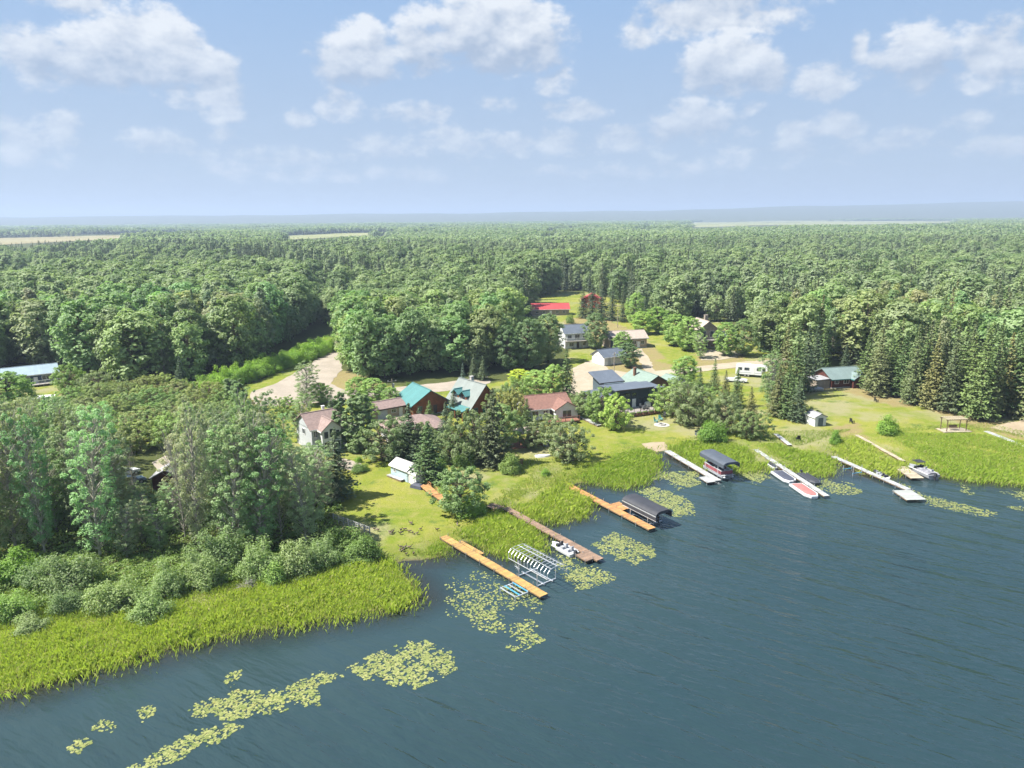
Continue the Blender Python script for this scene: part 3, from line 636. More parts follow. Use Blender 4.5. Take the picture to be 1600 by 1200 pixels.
# ------------------------------------------------------------------ trees one can point at
GREY = (1.12, 1.08, 1.14); LIME = (1.5, 1.6, .85); DEEP = (.8, .88, .85); BLUE = (.9, 1.05, 1.5); WARM = (1.5, 1.2, .85); FRESH = (1.15, 1.3, .8)
HAND = [  # kind, name, base x, base y, top y, crown width, tint, label
 ('spruce','spruce_tree',527,778,668,8.0,DEEP,'dark spruce at the edge of the grey aspens casting a shadow on the lawn'),
 ('spruce','spruce_tree',671,752,660,8.0,FRESH,'full spruce beside the pale blue shed'),
 ('spruce','spruce_tree',641,720,630,7.2,DEEP,'slender spruce in front of the low hip roofed house'),
 ('spruce','spruce_tree',698,694,628,5.6,DEEP,'narrow spruce behind the willow below the green roofed garage'),
 ('spruce','spruce_tree',672,668,625,4.4,FRESH,'small light spruce against the wall of the green roofed garage'),
 ('column','columnar_poplar',533,700,614,2.8,DEEP,'tall thin columnar poplar close to the grey two storey house'),
 ('column','columnar_poplar',556,706,622,3.4,DEEP,'left one of the two columnar poplars grown together'),
 ('column','columnar_poplar',571,706,616,3.2,DEEP,'right one of the two columnar poplars grown together'),
 ('spruce','spruce_tree',519,655,612,3.8,DEEP,'small spruce behind the grey two storey house'),
 ('pine','pine_tree',771,726,606,9.4,(1.05,.9,.75),'broad dark brownish pine in front of the green roofed log house'),
 ('spruce','spruce_tree',764,722,668,4.6,DEEP,'short spruce growing under the broad dark pine'),
 ('spruce','blue_spruce',724,617,566,3.2,BLUE,'blue grey spruce on the corner of the green roofed log house'),
 ('spruce','spruce_tree',741,592,552,4.2,DEEP,'dark spruce behind the roof of the green roofed log house'),
 ('spruce','spruce_tree',755,594,556,4.2,DEEP,'second dark spruce behind the green roofed log house'),
 ('spruce','spruce_tree',886,624,545,6.2,FRESH,'tall light spruce behind the red brown roofed house'),
 ('poplar','leafy_tree',862,622,570,6.5,FRESH,'fresh green tree left of the tall light spruce'),
 ('spruce','spruce_tree',823,668,622,4.0,FRESH,'spruce at the left wall of the red brown roofed house'),
 ('willow','willow_tree',798,664,612,6.0,WARM,'yellowish willow between the log house and the red brown roofed house'),
 ('willow','willow_tree',730,722,646,8.2,GREY,'large grey leaved willow left of the broad dark pine'),
 ('bush','leafy_bush',727,728,692,4.2,DEEP,'green bush at the foot of the large grey willow'),
 ('willow','willow_tree',712,797,730,8.4,(1.0,1.15,1.0),'willow on the lawn beside the orange dock sections'),
 ('bush','leafy_bush',738,803,776,5.4,FRESH,'low bush at the lake side of the lawn willow'),
 ('willow','willow_tree',602,718,656,9.4,(1.0,1.05,1.05),'round willow behind the pale blue shed'),
 ('willow','willow_tree',630,714,668,6.4,DEEP,'dark willow just left of the slender spruce'),
 ('willow','willow_tree',658,716,664,7.6,GREY,'grey willow right of the slender spruce'),
 ('willow','willow_tree',700,724,676,7.0,(1,1.05,.95),'willow between the shed spruce and the large grey willow'),
 ('spruce','spruce_tree',745,706,640,6.0,DEEP,'dark spruce left of the broad dark pine'),
 ('poplar','leafy_tree',790,700,632,7.0,(.95,1.05,.85),'leafy tree between the broad dark pine and the gazebo'),
 ('willow','willow_tree',783,652,606,7.6,(1.1,1.1,1.0),'pale willow right of the log house roof'),
 ('willow','willow_tree',806,632,592,7.4,FRESH,'fresh willow behind the yellowish willow'),
 ('poplar','leafy_tree',840,618,580,7.4,FRESH,'leafy tree behind the ridge of the red brown roofed house'),
 ('spruce','spruce_tree',709,650,610,4.4,DEEP,'slim spruce between the two green roofs'),
 ('spruce','spruce_tree',657,680,634,4.4,DEEP,'thin spruce before the log garage wall'),
 ('willow','willow_tree',830,700,664,5.0,GREY,'small grey willow before the gazebo'),
 ('willow','willow_tree',922,652,612,6.4,(1,1.1,.9),'willow at the left wing of the dark modern house'),
 ('poplar','leafy_tree',612,640,606,5.0,FRESH,'small leafy tree at the left end of the log garage'),
 ('willow','willow_tree',570,660,630,6.0,FRESH,'willow left of the long low garage'),
 ('spruce','spruce_tree',911,497,447,7.0,DEEP,'left tall spruce before the small red house'),
 ('spruce','spruce_tree',925,498,432,7.4,(1,1,.9),'tallest spruce before the small red house'),
 ('spruce','spruce_tree',940,500,436,7.2,DEEP,'right tall spruce before the small red house'),
 ('spruce','spruce_tree',956,501,442,6.6,DEEP,'spruce two places right of the small red house'),
 ('spruce','spruce_tree',973,503,448,6.6,(1,1,.9),'spruce behind the roof of the tan house'),
 ('poplar','leafy_tree',990,508,458,8.0,FRESH,'leafy tree behind the right end of the tan house'),
 ('willow','willow_tree',890,720,662,8.0,GREY,'grey willow on the bank right of the gazebo'),
 ('willow','willow_tree',852,692,650,6.0,GREY,'grey willow over the bins beside the gazebo'),
 ('bush','leafy_bush',797,736,706,5.0,GREY,'shrub below the broad dark pine near the lawn edge'),
 ('willow','willow_tree',958,672,622,6.6,LIME,'lime green willow in front of the dark modern house'),
 ('willow','willow_tree',938,660,610,7.4,FRESH,'darker willow behind the lime green willow'),
 ('shrub','grey_shrub',905,648,615,6.6,(1.3,1.15,1.2),'greyish half bare shrub left of the dark modern house'),
 ('poplar','leafy_tree',812,598,578,6.2,(2.2,1.9,.6),'bright yellow green small tree behind the red brown roofed house'),
 ('willow','willow_tree',1046,648,606,7.6,FRESH,'willow right of the dark modern house'),
 ('willow','willow_tree',1078,664,604,9.0,GREY,'large grey willow in the thicket by the lawn chairs'),
 ('bush','leafy_bush',1112,690,650,6.2,FRESH,'rounded green bush at the front of the thicket'),
 ('willow','willow_tree',1140,678,618,7.0,GREY,'silvery willow in the middle of the thicket'),
 ('willow','willow_tree',1176,684,644,6.6,(1.05,1.1,.9),'low willow at the right front of the thicket'),
 ('spruce','spruce_tree',1172,668,604,4.8,WARM,'warm green spruce rising from the thicket'),
 ('spruce','spruce_tree',1150,636,574,5.0,FRESH,'spruce behind the thicket left of the white trailer'),
 ('spruce','spruce_tree',1115,614,560,4.4,FRESH,'spruce at the left end behind the thicket'),
 ('spruce','spruce_tree',1132,628,578,4.0,WARM,'smaller warm spruce behind the thicket'),
 ('poplar','leafy_tree',1070,604,558,7.0,FRESH,'leafy tree beside the lake road above the thicket'),
 ('spruce','spruce_tree',1228,652,568,7.0,FRESH,'full spruce left of the white garden shed'),
 ('spruce','spruce_tree',1246,658,588,6.0,DEEP,'darker spruce nearest the white garden shed'),
 ('aspen','leafy_tree',1205,640,550,6.4,(1.05,1.15,.85),'tall leafy tree left of the spruces by the garden shed'),
 ('bush','leafy_bush',1386,677,648,5.4,FRESH,'round leafy bush standing alone on the right lawn'),
 ('bush','leafy_bush',1305,694,671,2.8,FRESH,'small upright bush near the thin white dock'),
 ('bush','leafy_bush',1275,650,641,3.4,DEEP,'small bush behind the white garden shed'),
 ('spruce','spruce_tree',1320,577,538,4.0,DEEP,'small dark spruce behind the log cabin'),
 ('poplar','leafy_tree',931,545,490,8.2,DEEP,'round tree in the yard right of the white two storey house'),
 ('poplar','leafy_tree',973,556,518,6.0,FRESH,'tree in front of the tan house'),
 ('poplar','leafy_tree',984,574,536,6.4,DEEP,'tree at the right end of the white garage'),
 ('poplar','leafy_tree',795,580,510,8.0,DEEP,'tree at the left end of the clump behind the houses'),
 ('poplar','leafy_tree',825,578,500,9.0,DEEP,'middle tree of the clump left of the white two storey house'),
 ('spruce','spruce_tree',1208,614,508,6.6,FRESH,'tall spruce directly right of the white camping trailer'),
 ('spruce','spruce_tree',1224,618,502,6.8,WARM,'second tall spruce right of the white camping trailer'),
 ('spruce','spruce_tree',1241,622,500,6.6,FRESH,'tallest spruce between trailer and log cabin'),
 ('spruce','spruce_tree',1257,612,508,6.6,DEEP,'dark spruce left of the grey tarp covered boat'),
 ('spruce','spruce_tree',1272,592,506,6.6,DEEP,'dark spruce behind the grey tarp covered boat'),
 ('spruce','spruce_tree',1284,586,512,5.8,FRESH,'spruce at the left end of the log cabin'),
 ('spruce','spruce_tree',1213,650,572,6.0,WARM,'warm coloured spruce left of the two spruces by the garden shed'),
 ('willow','willow_tree',1104,652,606,8.0,FRESH,'green willow at the back of the thicket'),
 ('willow','willow_tree',1062,634,590,7.5,(1.05,1.15,.9),'leafy willow above the large grey willow of the thicket'),
 ('spruce','spruce_tree',1092,628,574,4.6,FRESH,'spruce behind the green willow of the thicket'),
 ('poplar','leafy_tree',836,574,500,8.4,DEEP,'dense tree left of the broad tree by the white house'),
 ('poplar','leafy_tree',1135,556,505,8.0,FRESH,'leafy tree right of the tall deck house'),
 ('poplar','leafy_tree',1160,556,500,8.0,(1.05,1.1,.9),'second leafy tree right of the tall deck house'),
 ('poplar','leafy_tree',856,566,492,9.4,DEEP,'broad tree against the white two storey house'),
 ('poplar','leafy_tree',1005,522,487,9.0,LIME,'bright tree left end of the hedgerow behind the tan house'),
 ('poplar','leafy_tree',1030,520,480,10.0,LIME,'bright yellow green tree in the hedgerow behind the tan house'),
 ('poplar','leafy_tree',1052,540,492,9.0,FRESH,'broad tree in the hedgerow left of the tall deck house'),
 ('poplar','leafy_tree',1074,548,496,9.0,FRESH,'leafy tree directly left of the tall deck house'),
 ('aspen','leafy_tree',1094,560,520,5.0,FRESH,'slim tree below the tall deck house'),
 ('poplar','leafy_tree',18,662,582,11.0,FRESH,'spreading tree in front of the dark blue house'),
 ('willow','willow_tree',118,612,570,8.0,FRESH,'rounded tree right of the dark blue house'),
 ('willow','willow_tree',148,618,582,8.0,GREY,'pale willow right of the dark blue house'),
 ('bush','leafy_bush',42,566,553,7.0,(2.2,1.7,.7),'yellow green bush behind the dark blue house roof'),
 ('spruce','spruce_tree',285,612,556,5.4,DEEP,'lone spruce before the left wood'),
 ('column','columnar_cedar',361,640,592,3.0,DEEP,'left cedar of the pair beside the gravel road'),
 ('column','columnar_cedar',377,642,594,3.4,DEEP,'right cedar of the pair beside the gravel road'),
 ('aspen','leafy_tree',479,634,566,5.8,(.95,1.0,.85),'slim leafy tree standing in front of the gravel road'),
 ('poplar','leafy_tree',504,630,598,5.4,FRESH,'low leafy tree between the gravel road and the grey house'),
 ('poplar','leafy_tree',588,632,592,7.0,FRESH,'leafy tree left of the utility pole with the transformer'),
 ('poplar','leafy_tree',560,626,590,6.2,FRESH,'leafy tree at the foot of the wood across the gravel road'),
 ('willow','willow_tree',445,650,622,6.0,FRESH,'pale willow at the near edge of the gravel road'),
 ('aspen','leafy_tree',466,690,616,5.0,(.95,1.05,.8),'tree before the left wall of the grey two storey house'),
 ('shrub','grey_shrub',505,880,838,5.6,(1,1.05,1),'shrub at the right end of the marsh thicket'),
 ('shrub','grey_shrub',318,914,856,5.8,(1.1,1.1,1.1),'tall rounded willow shrub in the middle of the marsh'),
 ('shrub','grey_shrub',115,922,866,7.2,GREY,'largest grey willow shrub of the left marsh'),
 ('shrub','grey_shrub',68,912,872,6.0,DEEP,'dark shrub left of the largest grey willow shrub'),
 ('shrub','grey_shrub',263,928,880,5.6,(1,1.05,1),'shrub with grey twigs left of the tall rounded marsh shrub'),
 ('shrub','grey_shrub',182,950,902,6.4,(1.1,1.1,1),'spreading shrub above the dead twigs in the marsh'),
 ('dead','dead_shrub',176,956,930,2.4,(1,1,1),'bare grey dead shrub in the left marsh'),
 ('shrub','grey_shrub',236,962,922,5.4,(1.1,1.15,1),'lower shrub at the reed edge of the marsh'),
 ('dead','dead_shrub',240,962,942,2.0,(1,1,1),'bare grey twigs at the foot of the lower marsh shrub'),
 ('shrub','grey_shrub',106,954,922,4.4,DEEP,'small shrub below the largest grey willow shrub'),
 ('shrub','grey_shrub',18,966,924,5.0,FRESH,'shrub at the left picture edge above the reeds'),
 ('shrub','grey_shrub',48,984,960,4.0,GREY,'low grey shrub nearest the left reeds'),
 ('dead','dead_shrub',390,918,896,2.8,(1,1,1),'pale dead shrub at the edge of the reeds'),
 ('shrub','grey_shrub',430,908,874,4.4,FRESH,'small bright shrub beside the pale dead shrub'),
 ('shrub','grey_shrub',345,886,828,7.0,DEEP,'dark shrub under the aspen trunks'),
 ('shrub','grey_shrub',408,898,842,6.4,(1,1.05,.95),'shrub in front of the aspen trunks beside the bright small one'),
 ('shrub','grey_shrub',462,893,840,6.4,GREY,'grey shrub left of the lawn corner'),
 ('bush','leafy_bush',565,872,834,6.0,DEEP,'dark green bush on the lawn corner below the rail fence'),
 ('bush','leafy_bush',537,858,822,6.0,DEEP,'bush beside the end of the rail fence'),
 ('bush','leafy_bush',20,905,862,6.4,FRESH,'bright bush at the left picture edge'),
 ('bush','leafy_bush',562,736,722,3.6,DEEP,'low trimmed shrub at the corner of the garden path'),
 ('bush','leafy_bush',560,722,712,1.6,FRESH,'tiny bush above the garden path'),
 ('bush','leafy_bush',900,650,632,4.0,LIME,'lime bush below the greyish half bare shrub'),
 ('bush','leafy_bush',640,604,596,2.0,DEEP,'tiny dark bush on the verge behind the green roofed garage'),
 ('bush','leafy_bush',709,622,608,2.4,DEEP,'small bush on the lawn between the two green roofs'),
 ('bush','leafy_bush',688,742,716,3.6,FRESH,'fresh bush at the right side of the shed spruce'),
 ('bush','leafy_bush',852,742,732,2.2,FRESH,'small tuft bush on the slope below the gazebo'),
 ('bush','leafy_bush',890,505,490,4.0,GREY,'grey bush in the dry yard under the red roofed barn'),
]
SPOTS = []        # (x, y, radius) already taken
for (k, nm, bx, by, ty, w, tint, lab) in HAND:
    g, h = top_h(bx, by, ty)
    k2 = k
    if k == 'shrub': tint = (tint[0]*.97, tint[1]*1.03, tint[2]*.88)
    plant(k2, nm, g.x, g.y, max(.8, h), w, lab, 'bush' if k in ('bush', 'shrub', 'dead') else 'tree', tint=tint)
    SPOTS.append((g.x, g.y, w*.3))

# big spruces along the right lawn
rs = [(1371,617,512),(1384,612,520),(1408,620,516),(1424,624,510),(1440,628,518),(1456,638,522),(1470,636,512),(1482,644,528),(1497,640,510),(1512,646,520),(1528,656,514),(1546,648,508),(1566,648,520),(1584,650,512),(1604,654,515),(1352,606,520),(1622,650,505),(1396,606,505),(1450,618,500),(1535,632,500),(1580,634,498)]
ORD = 'first second third fourth fifth sixth seventh eighth ninth tenth eleventh twelfth thirteenth fourteenth fifteenth sixteenth seventeenth eighteenth nineteenth twentieth last'.split(); ORDER = sorted(range(len(rs)), key=lambda q: rs[q][0])
for i, (bx, by, ty) in enumerate(rs):
    g, h = top_h(bx, by, ty)
    plant('spruce', 'spruce_tree', g.x, g.y, h, random.uniform(7.2, 9.2), ORD[ORDER.index(i)]+' tall spruce from the log cabin in the row behind the right lawn', 'tree', 'spruce row behind the right lawn', random.choice([FRESH, WARM, FRESH, (1.2, 1.1, .9)]))
    SPOTS.append((g.x, g.y, 1.8))
# bright shrubs along the gravel road
a, b = G(335, 618), G(522, 548)
for i in range(20):
    for row in range(2):
        t = (i+random.uniform(-.3, .3))/19; p = a.lerp(b, t) + Vector((-2.2*row-1.2, 2.4*row+random.uniform(-.8, .8), 0))
        plant('bush', 'roadside_bush', p.x, p.y, random.uniform(3.6, 5.6), random.uniform(5.2, 7), 'bright green bush in the dense row along the gravel road', 'bush', 'bushes along the gravel road', LIME if random.random() < .6 else FRESH)

# ------------------------------------------------------------------ woods: scattered trees
def scatter(poly_px, spacing, yr, ymax=None):
    g = [on_plane(px, py, 1.5) for px, py in poly_px]
    x0, x1 = min(p[0] for p in g), max(p[0] for p in g); y0, y1 = min(p[1] for p in g), max(p[1] for p in g)
    nx, ny = int((x1-x0)/spacing)+1, int((y1-y0)/spacing)+1
    X, Y = np.meshgrid(np.arange(nx), np.arange(ny))
    X = x0+(X+RNG.uniform(.08, .92, X.shape))*spacing; Y = y0+(Y+RNG.uniform(.08, .92, Y.shape))*spacing
    X, Y = X.ravel(), Y.ravel(); px, py = to_px(X, Y, np.full(X.shape, 1.5))
    ok = in_poly(px, py, poly_px)
    return X[ok], Y[ok]
KEEP_PX = [  # yards, roads, houses: nothing is planted there (pixel outlines on the ground)
 [(-10,615),(0,575),(92,575),(98,632),(60,660),(0,660)], [(165,772),(178,704),(290,700),(300,745),(290,775)], [(390,640),(390,612),(500,565),(505,525),(540,525),(540,602),(500,640)],
 [(500,605),(530,596),(770,580),(770,618),(500,640)], [(820,520),(832,470),(900,455),(960,470),(1000,500),(1060,510),(1085,495),(1112,497),(1125,540),(1175,548),(1240,560),(1240,600),(1050,640),(860,640),(860,565),(885,560),(885,520)],
 [(1255,620),(1262,575),(1360,578),(1365,612)], [(480,480),(560,478),(560,495),(485,500)], [(590,500),(630,500),(630,518),(590,518)], [(20,436),(60,436),(60,480),(20,480)], [(95,484),(125,484),(125,500),(95,500)]]
def kept(X, Y):
    px, py = to_px(X, Y, height(X, Y)); k = np.zeros(len(X), bool)
    for p in KEEP_PX: k |= in_poly(px, py, p)
    for f in (0, .35, .7, 1):
        qx, qy = to_px(X, Y, height(X, Y)+17*f)
        for p in FIELD_PX: k |= in_poly(qx, qy, p)
    for sx, sy, sr in SPOTS: k |= np.hypot(X-sx, Y-sy) < sr+.9
    return k
def vnoise(X, Y, s, seed):
    return (np.sin(X/s+seed)*np.sin(Y/s*1.13+seed*2.1)+.6*np.sin(X/s*2.3+Y/s*1.7+seed*3.7)+.4*np.sin(X/s*4.1-Y/s*3.3+seed))/2

WOODS = [  # outline, spacing, kinds, heights, label tail, group, tints
 ([(-130,866),(-130,775),(0,768),(150,776),(290,778),(420,752),(500,742),(532,792),(520,828),(450,850),(330,864),(150,867)], 4.7, {'aspen': 1}, None, 'grey green aspen in the dense stand at the left foreground', 'foreground aspen stand', (1.12, 1.18, 1.06)),
 ([(-130,765),(-130,690),(60,676),(180,690),(320,690),(400,694),(450,700),(470,735),(420,748),(290,770),(150,770)], 4.4, {'aspen': .85, 'willow': .15}, None, 'pale aspen in the stand behind the left foreground yard', 'aspens behind the foreground stand', (1.25, 1.25, 1.0)),
 ([(-130,660),(-130,640),(90,625),(330,612),(420,650),(440,690),(300,688),(180,686),(60,672)], 5.2, {'willow': .8, 'aspen': .2}, (3.0, 5.5), 'low leafy tree between the aspen stand and the left wood', 'low trees left of the gravel road', (1.15, 1.15, .9)),
 ([(-200,606),(100,596),(200,606),(300,606),(350,598),(425,562),(468,524),(480,500),(470,470),(-200,470)], 6.6, {'poplar': .64, 'aspen': .30, 'spruce': .06}, (15, 22), 'in the wood left of the gravel road', 'wood left of the road', (1, 1.05, .95)),
 ([(534,602),(620,600),(760,588),(790,576),(800,540),(806,500),(780,492),(700,470),(540,500),(530,545)], 6.0, {'poplar': .72, 'aspen': .08, 'spruce': .2}, (13, 19), 'in the wood across the road behind the green roofs', 'wood behind the green roofed houses', (1, 1.05, .9)),
 ([(700,500),(835,500),(850,472),(905,452),(960,478),(1075,498),(1075,450),(700,440)], 6.0, {'spruce': .75, 'poplar': .25}, (16, 22), 'in the dark wood behind the red roofs', 'wood behind the red roofs', (.95, 1, .95)),
 ([(1075,500),(1180,505),(1180,560),(1250,575),(1265,590),(1300,565),(1400,600),(1600,625),(1850,640),(1850,470),(1075,450)], 6.2, {'spruce': .62, 'poplar': .2, 'aspen': .18}, (14, 21), 'in the wood behind the right lawn', 'wood behind the right lawn', (1.1, 1.1, .95)),
 ([(1400,628),(1500,652),(1620,668),(1700,672),(1700,640),(1600,628),(1400,600)], 6.5, {'spruce': 1}, (16, 21), 'beside the row along the right lawn', 'spruces beside the right row', (1.2, 1.15, .9)),
]
KNAME = {'aspen': 'aspen_tree', 'poplar': 'leafy_tree', 'spruce': 'spruce_tree', 'willow': 'willow_tree'}
KWORD = {'aspen': 'slim aspen', 'poplar': 'full leafy tree', 'spruce': 'dark spruce', 'willow': 'low willow'}
cand = []
for wi, (poly, sp, kinds, hr, lab, grp, tint) in enumerate(WOODS):
    X, Y = scatter(poly, sp, None); k = kept(X, Y); X, Y = X[~k], Y[~k]
    names = list(kinds); wt = np.array([kinds[n] for n in names]); cl = vnoise(X, Y, 22, wi+1.0)
    for x, y, c in zip(X, Y, cl):
        w = wt.copy()
        if 'spruce' in names and len(names) > 1: w[names.index('spruce')] *= max(.08, 1+1.3*c)
        kd = names[int(RNG.choice(len(names), p=w/w.sum()))]
        if hr is None:                      # the stand's tops lie on one line in the picture
            px, py = to_px([x], [y], [1.0]); tt = 662+RNG.normal(0, 20) if wi == 0 else 640+RNG.normal(0, 10)
            if wi == 0 and px[0] < 60: tt += (60-px[0])*.25
            if px[0] > 450: tt = 704+RNG.normal(0, 8)
            if wi == 0 and 188 < px[0] < 290: tt = 770+RNG.normal(0, 14)
            r = cam_ray(px[0], tt); h = float(np.clip(CAM_H+y*r[2]/r[1]-1, 5, 22))
            if kd == 'willow': h = RNG.uniform(5, 7)
        else: h = RNG.uniform(*hr)*(.62 if kd == 'willow' and hr[1] > 9 else 1)
        cand.append((y, x, kd, h, wi, tint))
BOX = [(min(p[0] for p in w[0]), min(p[1] for p in w[0]), max(p[0] for p in w[0]), max(p[1] for p in w[0])) for w in WOODS]
BOX = [(max(-20, a), b, min(1620, c), d) for a, b, c, d in BOX]
cand.sort(key=lambda q: q[0])
LIMIT = {'aspen': 285, 'poplar': 270, 'spruce': 245, 'willow': 200}; used = {}
FAR = []       # what is left goes into the woods seen as a mass
for (y, x, kd, h, wi, tint) in cand:
    if used.get(kd, 0) >= LIMIT[kd]: FAR.append((x, y, kd, h)); continue
    used[kd] = used.get(kd, 0)+1
    poly, sp, kinds, hr, lab, grp, _ = WOODS[wi]
    lb = lab if wi < 3 else KWORD[kd]+' '+lab
    if wi in (1, 2) and kd == 'willow': lb = 'low willow '+('in the stand behind the left foreground yard' if wi == 1 else 'between the aspen stand and the left wood')
    if wi == 2 and kd == 'aspen': lb = 'small aspen between the aspen stand and the left wood'
    if wi == 2: h = min(h, 8)
    bx0, by0, bx1, by1 = BOX[wi]; qx, qy = to_px([x], [y], [1.5]); fx, fy = (qx[0]-bx0)/(bx1-bx0), (qy[0]-by0)/(by1-by0)
    where = ('back', 'middle', 'front')[int(np.clip(fy*3, 0, 2))]+' '+('far left', 'left', 'centre', 'right', 'far right')[int(np.clip(fx*5, 0, 4))]
    lb = lb+', '+where; grp = grp+' '+where
    t = tuple(c*RNG.uniform(.86, 1.14) for c in tint)
    if kd == 'spruce' and wi == 6: t = (t[0]*1.15, t[1]*1.12, t[2])
    k2 = kd if (y < 172 or kd == 'willow') else kd+'_mid'
    w = None if wi != 0 else RNG.uniform(4.4, 6.8)*(.6+.4*h/18)
    if kd == 'spruce': w = RNG.uniform(4.8, 7.0)
    if kd == 'poplar': w = h*RNG.uniform(.48, .78)
    if kd == 'willow': w = RNG.uniform(5, 8)
    plant(k2, KNAME[kd], x, y, h, w, lb, 'tree', grp+(' '+kd), t)

SNAG = [(213,800,690,'bare grey trunk standing above the yard in the aspen stand'),(290,842,660,'bare grey trunk right of the aspen yard'),(375,846,668,'bare grey trunk in the right half of the aspen stand'),(55,850,668,'bare grey trunk near the left edge of the aspen stand'),(440,838,690,'bare grey trunk near the right end of the aspen stand'),(145,845,672,'bare grey trunk left of the aspen yard')]
for i, (bx, by, ty, lab) in enumerate(SNAG):
    g, h = top_h(bx, by, ty); tm = KIND['aspen'][i % 5][0]; t = thing('dead_tree', lab, 'tree', (g.x, g.y, g.z-.05), random.uniform(0, 6)); t.scale = (h/19*.75, h/19*.75, h/19); new_obj('trunk', tm, t)
# ------------------------------------------------------------------ the far woods as masses
def join_np(parts, name, mats):
    V = []; Fq = []; mi = []; b = 0
    for me, k in parts:
        n = len(me.vertices); co = np.empty(n*3, np.float32); me.vertices.foreach_get('co', co)
        f = np.empty(len(me.loops), np.int32); me.loops.foreach_get('vertex_index', f)
        V.append(co.reshape(-1, 3)); Fq.append(f.reshape(-1, 4)+b); mi.append(np.full(len(f)//4, k)); b += n
    return mesh_np(name, np.concatenate(V), np.concatenate(Fq), mats, np.concatenate(mi))
def far_clump(seed, n, kinds, area, leaf, per):
    rng = np.random.default_rng(seed); V = []; Fq = []; mi = []; b = 0
    for i in range(n):
        c = rng.uniform(-area/2, area/2, 2); sprc = rng.random() < kinds; H = rng.uniform(13, 19)
        if sprc:
            k = rng.uniform(0, 1, per); z = H*(.1+.9*k); r = 3.4*(1-k)**.8*rng.uniform(.6, 1, per); a = rng.uniform(0, 6.28, per)
            P = np.stack([c[0]+r*np.cos(a), c[1]+r*np.sin(a), z], 1); N = unit(np.stack([np.cos(a)*.6, np.sin(a)*.6, np.full(per, .8)], 1)+rng.normal(0, .3, (per, 3)))
        else:
            d = unit(rng.normal(size=(per, 3))); d[:, 2] = np.where(d[:, 2] < -.3, -d[:, 2], d[:, 2]); q = rng.uniform(.75, 1.05, (per, 1))
            P = d*q*np.array([4.6, 4.6, 6.2])+np.array([c[0], c[1], H-6.2]); N = unit(d+rng.normal(0, .3, (per, 3)))
        v, f = leaf_cards(P, N, leaf, rng, .8); V.append(v); Fq.append(f+b); b += len(v); mi.append(np.full(len(f), 1 if sprc else 0))
    return np.concatenate(V), np.concatenate(Fq), np.concatenate(mi)
def gn_mass(name, label, protos, pts):
    """protos: meshes; pts: array x,y,z,scale_xy,scale_z,rot,index"""
    col = bpy.data.collections.new(name+'_kinds')
    for i, me in enumerate(protos):
        o = bpy.data.objects.new('%s_%02d' % (name, i), me); col.objects.link(o)
    pts = np.asarray(pts, np.float32); me = bpy.data.meshes.new(name); me.vertices.add(len(pts)); me.vertices.foreach_set('co', pts[:, :3].ravel())
    def att(n, t, v): a = me.attributes.new(n, t, 'POINT'); a.data.foreach_set('vector' if t == 'FLOAT_VECTOR' else 'value', v.ravel())
    att('psize', 'FLOAT_VECTOR', np.ascontiguousarray(pts[:, [3, 3, 4]])); att('pkind', 'INT', pts[:, 6].astype(np.int32))
    rot = np.zeros((len(pts), 3), np.float32); rot[:, 2] = pts[:, 5]; att('pturn', 'FLOAT_VECTOR', rot)
    ng = bpy.data.node_groups.new(name, 'GeometryNodeTree')
    ng.interface.new_socket('Geometry', in_out='INPUT', socket_type='NodeSocketGeometry'); ng.interface.new_socket('Geometry', in_out='OUTPUT', socket_type='NodeSocketGeometry')
    N = ng.nodes; L = ng.links; gi = N.new('NodeGroupInput'); go = N.new('NodeGroupOutput'); ip = N.new('GeometryNodeInstanceOnPoints'); ci = N.new('GeometryNodeCollectionInfo')
    ci.inputs['Collection'].default_value = col; ci.inputs['Separate Children'].default_value = True; ci.inputs['Reset Children'].default_value = True
    def na(n, t):
        x = N.new('GeometryNodeInputNamedAttribute'); x.data_type = t; x.inputs['Name'].default_value = n; return x.outputs['Attribute']
    er = N.new('FunctionNodeEulerToRotation'); L.new(na('pturn', 'FLOAT_VECTOR'), er.inputs[0])
    L.new(gi.outputs[0], ip.inputs['Points']); L.new(ci.outputs[0], ip.inputs['Instance']); ip.inputs['Pick Instance'].default_value = True
    L.new(na('pkind', 'INT'), ip.inputs['Instance Index']); L.new(er.outputs[0], ip.inputs['Rotation']); L.new(na('psize', 'FLOAT_VECTOR'), ip.inputs['Scale']); L.new(ip.outputs[0], go.inputs[0])
    o = new_obj(name, me); md = o.modifiers.new('planting', 'NODES'); md.node_group = ng
    return tag(o, label, 'woods', kind='stuff')
protos = {k: [join_np([(t, 0), (c, 1)], k+'_far', [t.materials[0], c.materials[0]]) for t, c, _, _ in KIND[k+'_mid']] for k in ('aspen', 'poplar', 'spruce')}
def frust_points(y0, y1, sp, margin=40):
    X, Y = np.meshgrid(np.arange(-.74*y1-margin, .74*y1+margin, sp), np.arange(y0, y1, sp))
    X = X+RNG.uniform(-.46, .46, X.shape)*sp; Y = Y+RNG.uniform(-.46, .46, Y.shape)*sp
    X, Y = X.ravel(), Y.ravel(); ok = np.abs(X) < .74*Y+margin
    return X[ok], Y[ok]
bag = {'aspen': [], 'poplar': [], 'spruce': []}
for x, y, kd, h in FAR:
    if kd in bag: bag[kd].append((x, y, h))
X, Y = frust_points(300, 900, 7.0); k = kept(X, Y); inw = np.zeros(len(X), bool)
px, py = to_px(X, Y, np.full(len(X), 1.5))
for wd in WOODS: inw |= in_poly(px, py, wd[0])
ok = ~k & ~inw & (shore_d(X, Y) > 60); X, Y, px = X[ok], Y[ok], px[ok]
c1 = vnoise(X, Y, 44, 4.0); c2 = vnoise(X, Y, 95, 9.0)
